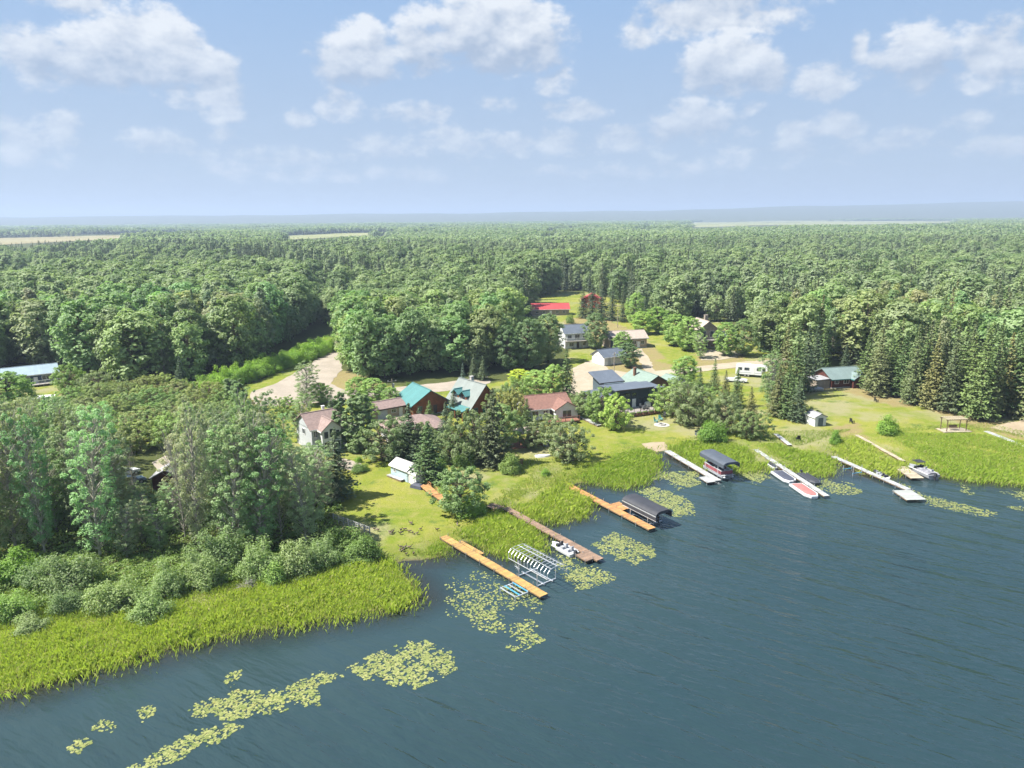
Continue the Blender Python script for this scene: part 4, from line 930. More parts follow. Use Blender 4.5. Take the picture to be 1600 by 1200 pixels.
for x, y, a, b_, q in zip(X, Y, c1, c2, px):
    ps = np.clip(.17+1.0*a-(.14 if q > 1050 else 0)+(.26 if q < 430 and y > 380 else 0)+(.3 if 690 < q < 1010 and y < 560 else 0), .02, .92)
    kd = 'spruce' if RNG.random() < ps else ('aspen' if RNG.random() < .5+.6*b_ else 'poplar')
    
    if RNG.random() < .06+.45*(b_ < -.5): continue
    bag[kd].append((x, y, RNG.uniform(9, 19)+1.6*b_+(2.5 if kd == 'spruce' else 0)))
for kd, lst in bag.items():
    A = np.array(lst); H0 = KIND[kd+'_mid'][0][2]; W0 = KIND[kd+'_mid'][0][3]; z = height(A[:, 0], A[:, 1]); n = len(A)
    s = A[:, 2]/H0; wx = s*RNG.uniform(.85, 1.2, n)
    if kd == 'spruce': wx = RNG.uniform(4.4, 6.2, n)/W0
    else: wx = s*RNG.uniform(.95, 1.55, n)
    gn_mass(kd+'_woods', {'aspen': 'pale green aspens of the woods behind the settlement', 'poplar': 'full leafy trees of the woods behind the settlement', 'spruce': 'dark pointed spruces of the woods behind the settlement'}[kd],
            protos[kd], np.stack([A[:, 0], A[:, 1], z-.1, wx, s, RNG.uniform(0, 6.28, n), RNG.integers(0, 4, n)], 1))
cl = []
for i in range(4):
    V, Fq, mi = far_clump(200+i, 15, (.12, .25, .5, .85)[i], 30, 1.5, 62); cl.append(mesh_np('far_clump', V, Fq, [L_GREEN, L_SPRUCE], mi))
pts = []
for y0, y1, sp in ((880, 1500, 20), (1500, 2600, 27), (2600, 5600, 46)):
    X, Y = frust_points(y0, y1, sp, 120); ok = ~kept(X, Y)
    # open country shows in patches farther out
    ok &= (vnoise(X, Y, 330, 2.0) > (-.95 if y0 < 2000 else -.5)); X, Y = X[ok], Y[ok]; n = len(X); z = height(X, Y)
    kd = np.clip(np.round(.8+1.9*vnoise(X, Y, 150, 7.0)+RNG.normal(0, .5, n)), 0, 3)
    s = (1.0 if sp < 40 else 1.7); pts.append(np.stack([X, Y, z-.5, RNG.uniform(.85, 1.2, n)*s*(sp/22 if sp < 40 else 1), RNG.uniform(.75, 1.1, n), RNG.uniform(0, 6.28, n), kd], 1))
gn_mass('distant_woods', 'distant mixed woods stretching to the hazy hills', cl, np.concatenate(pts))
# ------------------------------------------------------------------ reeds, undergrowth, lily pads
def sample_poly(poly_px, n, z=0.05):
    g = np.array([on_plane(px, py, z) for px, py in poly_px]); tri = []
    lo, hi = g.min(0), g.max(0); X = []; Y = []; got = 0
    while got < n:
        x = RNG.uniform(lo[0], hi[0], n*2); y = RNG.uniform(lo[1], hi[1], n*2); k = in_poly(x, y, g.tolist())
        X.append(x[k]); Y.append(y[k]); got += k.sum()
    return np.concatenate(X)[:n], np.concatenate(Y)[:n]
def area_px(poly_px):
    g = np.array([on_plane(px, py) for px, py in poly_px]); x, y = g[:, 0], g[:, 1]
    return abs(np.dot(x, np.roll(y, 1))-np.dot(y, np.roll(x, 1)))/2
def blades(X, Y, Z, H, W, lean, rng):
    n = len(X); a = rng.uniform(0, 6.28, n); b = a+rng.normal(0, .9, n)
    wx, wy = np.cos(a)*W, np.sin(a)*W; lx, ly = np.cos(b)*lean*H+.10*H, np.sin(b)*lean*H-.04*H
    o = np.zeros(n)
    V = np.stack([np.stack([X-wx, Y-wy, Z-.05], 1), np.stack([X+wx, Y+wy, Z-.05], 1),
                  np.stack([X+wx*.7+lx*.35, Y+wy*.7+ly*.35, Z+H*.62], 1), np.stack([X+lx, Y+ly, Z+H*(1-.25*lean)], 1)], 1).reshape(-1, 3)
    i = np.arange(n)*4; return V, np.stack([i, i+1, i+2, i+3], 1)
L_REED = leaf_mat('reed_blades', (.290, .410, .045), (.480, .540, .085), dry=(.50, .46, .20), dryf=.30, trans=.42, bs=.16)
L_TALL = leaf_mat('tall_grass_blades', (.230, .325, .045), (.370, .440, .075), dry=(.44, .41, .16), dryf=.14, trans=.35, bs=.12)
REEDS = [
 ([(-80,1106),(0,1088),(100,1066),(200,1042),(300,1012),(400,992),(500,980),(600,964),(660,945),(645,915),(618,890),(600,876),(560,878),(470,895),(390,906),(280,932),(180,952),(80,974),(-80,990)], 56, 1.1, 'bright green reed bed along the left marsh shore'),
 ([(715,833),(745,848),(765,866),(800,878),(842,874),(856,852),(842,830),(800,812),(785,800),(760,804),(735,815)], 54, 1.15, 'reed clump between the long yellow dock and the brown dock'),
 ([(800,798),(830,812),(870,820),(915,812),(926,790),(905,767),(884,754),(860,762),(830,778)], 54, 1.15, 'reed clump between the brown dock and the orange dock with the black canopy'),
 ([(915,733),(903,752),(940,760),(975,766),(1008,757),(1024,741),(1034,727),(1022,712),(1000,704),(960,710)], 54, 1.1, 'reed clump right of the orange dock below the lawn'),
 ([(1047,701),(1062,710),(1088,728),(1110,738),(1160,740),(1200,738),(1178,706),(1160,692),(1100,692),(1060,692)], 52, 1.15, 'reeds between the white dock and the thin pale dock'),
 ([(1176,696),(1210,722),(1250,742),(1292,747),(1306,732),(1290,714),(1250,706),(1215,694)], 52, 1.15, 'reeds right of the thin pale dock with the pontoon boats'),
 ([(1292,700),(1325,718),(1350,738),(1385,746),(1412,738),(1392,716),(1365,696),(1330,680),(1290,690)], 52, 1.15, 'reeds left of the plank walk to the grey boat'),
 ([(1390,694),(1425,712),(1452,726),(1466,744),(1500,752),(1560,757),(1660,768),(1660,706),(1560,686),(1500,680),(1420,680),(1380,680)], 46, 1.15, 'broad reed bed at the right end of the shore'),
 ([(652,868),(690,874),(714,856),(690,842),(668,848)], 60, .7, 'short yellow green reeds at the root of the long yellow dock'),
]
for k, (poly, dens, hgt, lab) in enumerate(REEDS):
    n = int(area_px(poly)*dens); X, Y = sample_poly(poly, n); X = X+RNG.normal(0, 1.0, n); Y = Y+RNG.normal(0, 1.0, n); d = shore_d(X, Y)
    keep = (d > 0) | (RNG.uniform(0, 1, n) < np.exp(d/2.2)*.8); X, Y, d = X[keep], Y[keep], d[keep]; n = len(X)
    Z = np.where(d > 0, height(X, Y, d), -.05)
    g_ = [on_plane(*p) for p in poly]; ed = np.full(n, 1e9)
    for a_, b_ in zip(g_, g_[1:]+g_[:1]):
        a_, b_ = np.array(a_), np.array(b_); e_ = b_-a_; t_ = np.clip(((X-a_[0])*e_[0]+(Y-a_[1])*e_[1])/(e_ @ e_), 0, 1); ed = np.minimum(ed, np.hypot(X-a_[0]-t_*e_[0], Y-a_[1]-t_*e_[1]))
    taper = np.where(d < 2.0, .9, np.clip(ed/2.2, .35, 1)*np.clip(1.15-.05*d, .5, 1))
    patch = .78+.36*vnoise(X, Y, 2.4, k+1)+.22*vnoise(X, Y, .9, k+5)
    H = hgt*taper*patch*RNG.uniform(.5, 1.35, n); V, Fq = blades(X, Y, Z, H, RNG.uniform(.022, .05, n), .5, RNG)
    tag(new_obj('reed_bed', mesh_np('reed_bed', V, Fq, [L_REED])), lab, 'reeds', kind='stuff')
TALL = [([(775,720),(850,722),(920,716),(935,735),(895,752),(850,765),(810,786),(780,772),(830,748),(790,735)], 30, .42, 'rough green grass strip on the slope above the reeds'),
        ([(-80,1000),(80,985),(180,968),(280,945),(390,918),(470,900),(560,880),(600,872),(560,850),(450,872),(300,890),(150,915),(-80,940)], 34, .75, 'tall marsh grass among the willow shrubs at left'),
        ([(1060,690),(1160,688),(1250,700),(1290,688),(1330,676),(1200,678),(1100,684)], 26, .45, 'rough grass along the top of the middle reeds'),
        ([(1380,680),(1500,676),(1560,682),(1640,700),(1640,690),(1540,668),(1420,672)], 22, .4, 'rough grass along the top of the right reed bed'),
        ([(740,800),(790,792),(830,770),(800,770),(760,790)], 30, .4, 'rough grass beside the root of the brown dock')]
for k, (poly, dens, hgt, lab) in enumerate(TALL):
    n = int(area_px(poly)*dens); X, Y = sample_poly(poly, n); d = shore_d(X, Y); X, Y, d = X[d > .2], Y[d > .2], d[d > .2]; n = len(X)
    H = hgt*(.8+.35*vnoise(X, Y, 3.0, k+2))*RNG.uniform(.5, 1.3, n); V, Fq = blades(X, Y, height(X, Y, d), H, RNG.uniform(.03, .06, n), .5, RNG)
    tag(new_obj('tall_grass', mesh_np('tall_grass', V, Fq, [L_TALL])), lab, 'grass', kind='stuff')
def undergrowth(poly, dens, hgt, lab, m):
    n = int(area_px(poly)*dens); X, Y = sample_poly(poly, n, 1.0); d = shore_d(X, Y); k = (d > 1); X, Y, d = X[k], Y[k], d[k]; n = len(X)
    top = hgt*np.clip(.55+.55*vnoise(X, Y, 2.2, 3.1)+.3*vnoise(X, Y, .8, 6.1), .12, 1.6)
    Z = height(X, Y, d)+top*RNG.uniform(.2, 1, n)**.5
    N = unit(np.stack([RNG.normal(0, .5, n), RNG.normal(0, .5, n), np.full(n, .8)], 1)); V, Fq = leaf_cards(np.stack([X, Y, Z], 1), N, .17, RNG, .6)
    tag(new_obj('undergrowth', mesh_np('undergrowth', V, Fq, [m])), lab, 'undergrowth', kind='stuff')
undergrowth([(-130,870),(0,868),(330,868),(480,850),(560,846),(580,880),(500,890),(380,905),(280,925),(150,935),(0,960),(-130,975)], 55, 1.3, 'leafy undergrowth in front of the foreground aspens', L_BUSH)
undergrowth([(-130,872),(-130,772),(150,776),(290,778),(420,752),(500,742),(535,792),(525,830),(450,852),(330,868)], 22, 1.6, 'leafy undergrowth between the foreground aspen trunks', L_BUSH)

def pad_mat():
    m = bpy.data.materials.new('lily_pad'); m.use_nodes = True; T = NT(m.node_tree); b = T.n['Principled BSDF']; g = T.add('ShaderNodeNewGeometry')
    c = T.mix(g.outputs['Random Per Island'], (.095, .130, .030), (.265, .270, .100)); c = T.mix(T.ramp(T.noise(g.outputs['Position'], 1.1, 3), .55, .8, 0, .7), c, (.20, .165, .05))
    T.put(b.inputs['Base Color'], c); b.inputs['Roughness'].default_value = .38; b.inputs['Specular IOR Level'].default_value = .35; return m
PAD = pad_mat()
PADS = [  # outline, pads per m2, label
 ([(538,1045),(580,1022),(640,1000),(665,1000),(712,1020),(715,1045),(690,1060),(640,1080),(600,1066),(560,1060)], 11, 'large dense lily pad raft in the open water at bottom centre'),
 ([(283,1105),(345,1085),(355,1050),(378,1045),(372,1075),(400,1080),(455,1070),(500,1047),(540,1055),(500,1072),(500,1103),(440,1112),(360,1126),(300,1120)], 10, 'long ragged lily pad raft left of the large dense one'),
 ([(190,1204),(240,1175),(300,1140),(360,1128),(382,1135),(360,1155),(300,1175),(240,1212)], 10, 'lily pad raft cut by the bottom edge of the picture'),
 ([(140,1140),(160,1122),(186,1132),(176,1146)], 8, 'small lily pad patch above the bottom left corner'), ([(212,1106),(245,1100),(240,1116),(222,1128)], 8, 'tiny lily pad patch between shore and long ragged raft'),
 ([(100,1172),(125,1148),(150,1158),(120,1180)], 8, 'second small lily pad patch at bottom left'), ([(250,1100),(270,1092),(284,1100),(268,1110)], 8, 'tiny lily pad patch at the left tip of the long ragged raft'),
 ([(690,938),(720,916),(800,908),(850,935),(848,962),(790,952),(770,962),(700,966)], 3.4, 'scattered lily pads beside the small blue lift'), ([(795,975),(832,965),(852,1000),(822,1020),(790,1015)], 8, 'lily pad patch below the end of the long yellow dock'),
 ([(722,942),(785,945),(792,992),(742,985)], 4.5, 'loose lily pads left of the end of the long yellow dock'), ([(862,880),(900,874),(958,892),(966,908),(900,924),(872,902)], 7, 'lily pad patch right of the bare lift frame'),
 ([(922,852),(958,830),(1020,850),(1026,868),(990,884),(945,872)], 8, 'lily pad patch beyond the end of the brown dock'), ([(858,862),(888,856),(918,878),(880,886)], 5, 'thin lily pads between the bare lift frame and the moored boat'),
 ([(992,768),(1020,760),(1062,770),(1086,790),(1086,806),(1052,808),(1022,784)], 10, 'lily pad patch behind the black canopy lift'), ([(1008,746),(1030,736),(1090,736),(1096,756),(1060,766),(1040,752)], 10, 'lily pad patch left of the white dock'),
 ([(1150,738),(1200,732),(1208,744),(1182,757),(1160,752)], 10, 'yellow lily pad patch right of the grey canopy lift'), ([(1250,756),(1280,746),(1340,756),(1350,770),(1310,776),(1295,768)], 7, 'lily pad patch around the red covered pontoon boat'),
 ([(1375,744),(1420,757),(1445,772),(1500,786),(1560,800),(1556,811),(1500,802),(1440,786),(1420,766),(1388,756)], 6, 'lily pad band along the pale dock with the square end'), ([(1490,758),(1505,756),(1528,770),(1512,775)], 6, 'small lily pad patch off the grey boat'),
 ([(1562,768),(1610,763),(1640,778),(1600,784)], 6, 'lily pad patch at the right picture edge'), ([(1570,790),(1640,792),(1640,806),(1592,800)], 5, 'thin lily pads at the right picture edge below the others'),
 ([(690,900),(760,890),(800,905),(740,925),(700,930)], 1.6, 'few lily pads inside the cove left of the long yellow dock')]
def pad_raft(poly, dens, lab, k):
    n = int(area_px(poly)*dens*3.8); X, Y = sample_poly(poly, n); g = [on_plane(*p) for p in poly]
    edge = np.full(n, 1e9)
    for a, b in zip(g, g[1:]+g[:1]):
        a, b = np.array(a), np.array(b); e = b-a; t = np.clip(((X-a[0])*e[0]+(Y-a[1])*e[1])/(e @ e), 0, 1); edge = np.minimum(edge, np.hypot(X-a[0]-t*e[0], Y-a[1]-t*e[1]))
    f = vnoise(X, Y, .75, k*1.7)*.8+vnoise(X, Y, 2.2, k+.3)*.5
    ok = (f + np.minimum(edge, 2.0)*.40 > .22+.34*RNG.normal(0, .7, n)) & (shore_d(X, Y) < -.3); X, Y = X[ok], Y[ok]; n = len(X)
    r = RNG.uniform(.05, .17, n); a0 = RNG.uniform(0, 6.28, n); tilt = RNG.normal(0, .05, (n, 2)); k8 = 7; V = []
    for i in range(k8):
        a = a0+.35+(6.283-.7)*i/(k8-1); cx, cy = r*np.cos(a), r*np.sin(a); V.append(np.stack([X+cx, Y+cy, .022+.012*RNG.uniform(0, 1, n)+cx*tilt[:, 0]+cy*tilt[:, 1]], 1))
    V.append(np.stack([X+.15*r*np.cos(a0), Y+.15*r*np.sin(a0), np.full(n, .026)], 1))
    V = np.stack(V, 1).reshape(-1, 3); i = np.arange(n)[:, None]*8+np.arange(8)[None]
    tag(new_obj('lily_pads', mesh_np('lily_pads', V, i, [PAD])), lab, 'lily pads', kind='stuff')
for k, (poly, dens, lab) in enumerate(PADS): pad_raft(poly, dens, lab, k)
# ------------------------------------------------------------------ buildings
W_WHITE = mat('white_siding', (.58, .59, .59), .6, .05, .8, stripes=('Z', .2, .6), dirt=.15)
W_GREY = mat('grey_siding', (.40, .42, .44), .6, .06, .8, stripes=('Z', .2, .6), dirt=.15)
W_NAVY = mat('navy_siding', (.022, .036, .052), .5, .12, .8, stripes=('X', .3, .6))
W_SLATE = mat('slate_siding', (.085, .115, .135), .5, .12, .8, stripes=('Z', .2, .6))
W_LOG = mat('log_wall', (.20, .065, .028), .6, .22, 1.2, stripes=('Z', .28, 1.6), bump=.06)
W_DARKRED = mat('dark_red_wall', (.085, .028, .022), .65, .2, 1.2, stripes=('Z', .22, 1.0))
W_TAN = mat('tan_siding', (.34, .27, .21), .65, .08, .8, stripes=('Z', .2, .6))
W_TIMBER = mat('weathered_timber_wall', (.27, .23, .19), .75, .15, 1, stripes=('X', .22, .8))
W_BROWN = mat('brown_board_wall', (.16, .085, .055), .75, .2, 1, stripes=('X', .2, .8))
W_BLUE = mat('pale_blue_siding', (.36, .46, .50), .6, .05, .8, stripes=('Z', .18, .6))
W_DBLUE = mat('dark_blue_siding', (.022, .050, .085), .6, .12, .8, stripes=('Z', .2, .6))
R_MAUVE = mat('mauve_shingles', (.225, .165, .150), .9, .14, 2.2, bump=.03, stripes=('Z', .14, .8))
R_BROWN = mat('red_brown_shingles', (.185, .100, .080), .9, .16, 2.2, bump=.03, stripes=('Z', .14, .8))
R_TEAL = mat('teal_metal_roof', (.070, .185, .185), .42, .06, .7, stripes=('Y', .45, 1.2))
R_TEALG = mat('grey_teal_roof', (.165, .190, .180), .5, .07, .7, stripes=('Y', .45, 1.0))
R_SAGE = mat('sage_shingles', (.17, .225, .195), .9, .1, 1.6, bump=.03, stripes=('Z', .14, .8))
R_PALEG = mat('pale_green_metal_roof', (.15, .20, .195), .5, .06, .7, stripes=('X', .45, 1.0))
R_SLATE = mat('slate_metal_roof', (.095, .112, .140), .5, .08, .8, stripes=('X', .5, 1.0))
R_RED = mat('red_metal_roof', (.34, .050, .052), .6, .08, .5, stripes=('X', .6, 1.0))
R_PALEB = mat('pale_blue_metal_roof', (.24, .31, .36), .5, .05, .6, stripes=('X', .5, 1.0))
R_TAN = mat('tan_shingles', (.33, .275, .235), .9, .12, 2, bump=.03, stripes=('Z', .14, .8))
R_GREY = mat('grey_shingles', (.26, .26, .27), .9, .12, 2, bump=.03, stripes=('Z', .14, .8))
TRIM = mat('white_trim', (.62, .62, .61), .5, .04); TRIM_D = mat('dark_trim', (.06, .045, .04), .6, .1); TRIM_T = mat('teal_trim', (.05, .17, .17), .5, .08)
DECKW = mat('weathered_deck', (.30, .27, .25), .8, .15, 1.4, stripes=('X', .15, 1.0)); DECKR = mat('red_brown_deck', (.26, .125, .085), .8, .15, 1.4, stripes=('X', .15, 1.0))
CONC = mat('concrete', (.36, .35, .33), .9, .1); METAL_D = mat('dark_metal', (.045, .047, .052), .45, .15, metal=.4); STEEL = mat('galvanised_steel', (.45, .47, .49), .4, .1, metal=.6)

class Wall:
    """maps (u along wall, z) on one side of a w x d footprint to local coordinates"""
    def __init__(s, w, d): s.w, s.d = w, d
    def at(s, side, u, z, out=0.0):
        if side == 'f': return (u, -s.d/2-out, z), 0
        if side == 'b': return (u, s.d/2+out, z), 0
        if side == 'l': return (-s.w/2-out, -u, z), math.pi/2
        return (s.w/2+out, u, z), math.pi/2
def window(parent, Wl, side, u, z, w, h, frame=None, cols=2, off=(0, 0, 0)):
    b = MB(); f = .09
    c, rz = Wl.at(side, u, z, .03); c = Vector(c)+Vector(off); ax = Vector((1, 0, 0)) if rz == 0 else Vector((0, 1, 0))
    def bar(du, dz, bw, bh, t=.12): b.box(c+ax*du+Vector((0, 0, dz)), (bw, t, bh), rz)
    bar(0, h/2-f/2, w, f); bar(0, -h/2+f/2, w, f); bar(-w/2+f/2, 0, f, h-2*f); bar(w/2-f/2, 0, f, h-2*f)
    for i in range(1, cols): bar(-w/2+w*i/cols, 0, .05, h-2*f, .09)
    o = b.build('window', frame or TRIM, parent)
    g = MB(); g.box(c, (w-2*f, .05, h-2*f), rz); g.build('pane', GLASS, o); return o
def door(parent, Wl, side, u, w, h, m, z0=.1, garage=False, off=(0, 0, 0)):
    c, rz = Wl.at(side, u, z0+h/2, .02); c = Vector(c)+Vector(off)
    b = MB(); b.box(c, (w, .09, h), rz)
    if garage:
        for i in range(1, 4): b.box(c+Vector((0, 0, -h/2+h*i/4)), (w-.1, .115, .03), rz)
    o = b.build('garage_door' if garage else 'door', m, parent)
    ax = Vector((1, 0, 0)) if rz == 0 else Vector((0, 1, 0))
    hb = MB(); hb.box(c+ax*(w*.38 if not garage else 0), (.14, .2, .08), rz); hb.build('handle', METAL_D, o)
def roof_gable(parent, cx, cy, w, d, h, rise, axis, ov, m, trim, thick=.16, cap=True, name='roof'):
    b = MB()
    if axis == 'x':
        L = w/2+ov; S = d/2; k = rise/S; e = S+ov; ze = h-k*ov
        b.slab([(cx-L, cy-e, ze+.03), (cx+L, cy-e, ze+.03), (cx+L, cy, h+rise+.03), (cx-L, cy, h+rise+.03)], -thick)
        b.slab([(cx+L, cy+e, ze+.03), (cx-L, cy+e, ze+.03), (cx-L, cy, h+rise+.031), (cx+L, cy, h+rise+.031)], -thick)
    else:
        L = d/2+ov; S = w/2; k = rise/S; e = S+ov; ze = h-k*ov
        b.slab([(cx-e, cy+L, ze+.03), (cx-e, cy-L, ze+.03), (cx, cy-L, h+rise+.03), (cx, cy+L, h+rise+.03)], -thick)
        b.slab([(cx+e, cy-L, ze+.03), (cx+e, cy+L, ze+.03), (cx, cy+L, h+rise+.031), (cx, cy-L, h+rise+.031)], -thick)
    o = b.build(name, m, parent)
    t = MB()
    if axis == 'x':
        if cap: part('ridge_cap', m, o, lambda q: q.box((cx, cy, h+rise+thick+.035), (2*L+.02, .34, .05)))
        for s in (-1, 1): t.box((cx, cy+s*(e+.02), ze+.06), (2*L+.02, .05, .24))
    else:
        if cap: part('ridge_cap', m, o, lambda q: q.box((cx, cy, h+rise+thick+.035), (.34, 2*L+.02, .05)))
        for s in (-1, 1): t.box((cx+s*(e+.02), cy, ze+.06), (.05, 2*L+.02, .24))
    t.build('fascia', trim, o); return o
def roof_hip(parent, w, d, h, rise, ov, m, trim):
    a, c = w/2+ov, d/2+ov; r = max(.3, a-c*.95); z0 = h-.06; b = MB(); t = .16
    E = [(-a, -c, z0), (a, -c, z0), (a, c, z0), (-a, c, z0)]; P1, P2 = (-r, 0, h+rise), (r, 0, h+rise)
    b.add(E+[(x, y, z+t) for x, y, z in E]+[P1, P2], [(3, 2, 1, 0), (0, 1, 5, 4), (1, 2, 6, 5), (2, 3, 7, 6), (3, 0, 4, 7), (4, 5, 9, 8), (6, 7, 8, 9), (5, 6, 9), (7, 4, 8)])
    o = b.build('roof', m, parent); f = MB()
    for s in (-1, 1): f.box((0, s*(c+.03), z0+.06), (2*a+.1, .05, .2)); f.box((s*(a+.03), 0, z0+.06), (.05, 2*c, .2))
    f.build('fascia', trim, o); return o
def gable_walls(parent, cx, cy, w, d, h, rise, axis, m, name='wall', z0=-.4):
    b = MB(); b.box((cx, cy, (h+z0)/2), (w, d, h-z0))
    if rise:
        if axis == 'x':
            for s in (-1, 1): b.hexa([(cx+s*w/2-.12, cy-d/2, h-.01), (cx+s*w/2, cy-d/2, h-.01), (cx+s*w/2, cy+d/2, h-.01), (cx+s*w/2-.12, cy+d/2, h-.01), (cx+s*w/2-.12, cy-.01, h+rise), (cx+s*w/2, cy-.01, h+rise), (cx+s*w/2, cy+.01, h+rise), (cx+s*w/2-.12, cy+.01, h+rise)])
        else:
            for s in (-1, 1): b.hexa([(cx-w/2, cy+s*d/2-.12, h-.01), (cx+w/2, cy+s*d/2-.12, h-.01), (cx+w/2, cy+s*d/2, h-.01), (cx-w/2, cy+s*d/2, h-.01), (cx-.01, cy+s*d/2-.12, h+rise), (cx+.01, cy+s*d/2-.12, h+rise), (cx+.01, cy+s*d/2, h+rise), (cx-.01, cy+s*d/2, h+rise)])
    return b.build(name, m, parent)
def chimney(roof, x, y, z0, z1, m=None, s=.7):
    b = MB(); b.box((x, y, (z0+z1)/2), (s, s, z1-z0)); b.box((x, y, z1+.06), (s+.14, s+.14, .12)); b.build('chimney', m or CONC, roof)
def railing(parent, pts, z, m, h=1.0, name='railing', gap=1.4, bal=True):
    b = MB()
    for p, q in zip(pts, pts[1:]):
        p, q = Vector((*p, z)), Vector((*q, z)); L = (q-p).length; n = max(1, int(L/gap))
        for i in range(n+1):
            r = p.lerp(q, i/n); b.box(r+Vector((0, 0, h/2)), (.09, .09, h))
        a = math.atan2(q.y-p.y, q.x-p.x); c = (p+q)/2
        b.box(c+Vector((0, 0, h)), (L, .1, .06), a); b.box(c+Vector((0, 0, .15)), (L, .05, .05), a)
        if bal:
            for i in range(int(L/.3)): b.box(p.lerp(q, (i+.5)/max(1, int(L/.3)))+Vector((0, 0, h/2+.06)), (.04, .04, h-.14))
    return b.build(name, m, parent)
def deck(parent, x0, x1, y0, y1, z, m, rail=None, rm=None, name='deck'):
    b = MB(); b.box(((x0+x1)/2, (y0+y1)/2, z-.09), (x1-x0, y1-y0, .18)); o = b.build(name, m, parent)
    p = MB()
    for x in np.linspace(x0+.2, x1-.2, max(2, int((x1-x0)/2.2)+1)):
        for y in (y0+.15, y1-.15): p.box((x, y, (z-.18-.4)/2), (.14, .14, z-.18+.4))
    p.build('deck_posts', m, o)
    if rail: railing(o, rail, z, rm or m)
    return o
def place(a_px, b_px, d):
    """front-left and front-right ground corners in the photograph -> centre of the footprint, turn, width"""
    A, B = G(*a_px), G(*b_px); w = (B-A).xy.length; rz = math.atan2(B.y-A.y, B.x-A.x)
    c = (A+B)/2 + Vector((-math.sin(rz), math.cos(rz), 0))*d/2; return Vector((c.x, c.y, hz(c.x, c.y))), rz, w
def house(name, label, loc, rz, w, d, h, rise, axis, wall, roofm, trim=TRIM, ov=.5, wins=(), doors=(), hip=False, cat='house', frame=None, found=True):
    t = thing(name, label, cat, loc, rz); Wl = Wall(w, d)
    gable_walls(t, 0, 0, w, d, h, 0 if hip else rise, axis, wall)
    if found: part('foundation', CONC, t, lambda b: b.box((0, 0, -.1), (w+.08, d+.08, .56)))
    rf = roof_hip(t, w, d, h, rise, ov, roofm, trim) if hip else roof_gable(t, 0, 0, w, d, h, rise, axis, ov, roofm, trim)
    for q in wins: window(t, Wl, *q, frame=frame)
    for q in doors: door(t, Wl, *q)
    return t, rf, Wl

# grey two-storey house left
loc = G(503, 694); rz = R(38); w = 7.0
t, rf, Wl = house('grey_house', 'grey white two storey house with mauve roof behind the foreground aspens', loc, rz, w, 7.4, 4.6, 2.2, 'x', W_GREY, R_MAUVE,
   wins=[('f', -2.7, 3.4, .9, 1.3), ('f', 2.8, 3.4, 1.0, 1.3), ('r', -2, 3.4, 1.2, 1.2), ('r', 2, 3.4, 1.2, 1.2), ('l', 0, 3.4, 1.4, 1.2), ('r', 0, 1.4, 1.4, 1.2)])
gable_walls(t, -.2, -4.2, 3.9, 2.6, 4.5, 1.6, 'y', W_WHITE, 'gable_bay'); roof_gable(t, -.2, -3.6, 3.9, 4.2, 4.5, 1.6, 'y', .4, R_MAUVE, TRIM, name='bay_roof')
B2 = Wall(3.9, 11.0)
for u in (-1.15, 0, 1.15): window(t, B2, 'f', u-.2, 3.4+(.35 if u == 0 else 0), 1.0, 2.1 if u == 0 else 1.5, cols=1)
for u in (-1.1, 1.1): window(t, B2, 'f', u-.2, 1.3, 1.2, 1.5, cols=1)
chimney(rf, 1.2, 1.2, 5.4, 7.4, TRIM, .5)
deck(t, 3.55, 6.6, -4.6, 1.6, 2.2, DECKW, [(3.65, -4.5), (6.5, -4.5), (6.5, 1.5)], TRIM)
# low brown garage
loc, rz, w = place((583, 658), (632, 649), 4.6)
house('low_garage', 'long low grey garage with pinkish brown roof below the utility pole', loc, rz, 8.2, 4.8, 2.4, 1.1, 'x', W_TAN, R_MAUVE, TRIM_D, .35, [('f', 1.2, 1.5, 1.2, .9), ('l', 0, 1.5, .9, .9)], [('f', -1.6, 2.4, 2.0, W_GREY, .05, True), ('f', 3.0, .9, 2.0, TRIM, .05)], cat='garage')
# hip-roofed house
loc, rz, w = place((602, 690), (668, 690), 9)
house('hip_roofed_house', 'low house with mauve hip roof half hidden by spruces', G(646, 683), R(24), 11.5, 8.6, 2.7, 2.1, 'x', W_GREY, R_MAUVE, TRIM_D, .6, [('f', -3.6, 1.6, 1.6, 1.2), ('f', 0, 1.6, 2.2, 1.4), ('f', 3.8, 1.6, 1.4, 1.2), ('r', 0, 1.6, 1.6, 1.2), ('l', 1, 1.6, 1.4, 1.1)], hip=True)
# green-roofed log garage
loc, rz, w = place((650, 651), (694, 644), 8.4)
t, rf, Wl = house('log_garage', 'brown log garage with bright teal metal gable roof', loc, rz, 8.6, 8.8, 2.9, 2.7, 'y', W_LOG, R_TEAL, TRIM_T, .7, [('f', -2.6, 1.7, 1.1, 1.0), ('f', 0, 4.2, 1.0, .9), ('r', 1.5, 1.6, 1.2, 1.0)], [('f', 1.2, .95, 2.05, TRIM_D, .05), ('l', -2, 2.6, 2.2, TRIM_T, .05, True)], cat='garage', frame=TRIM_T)
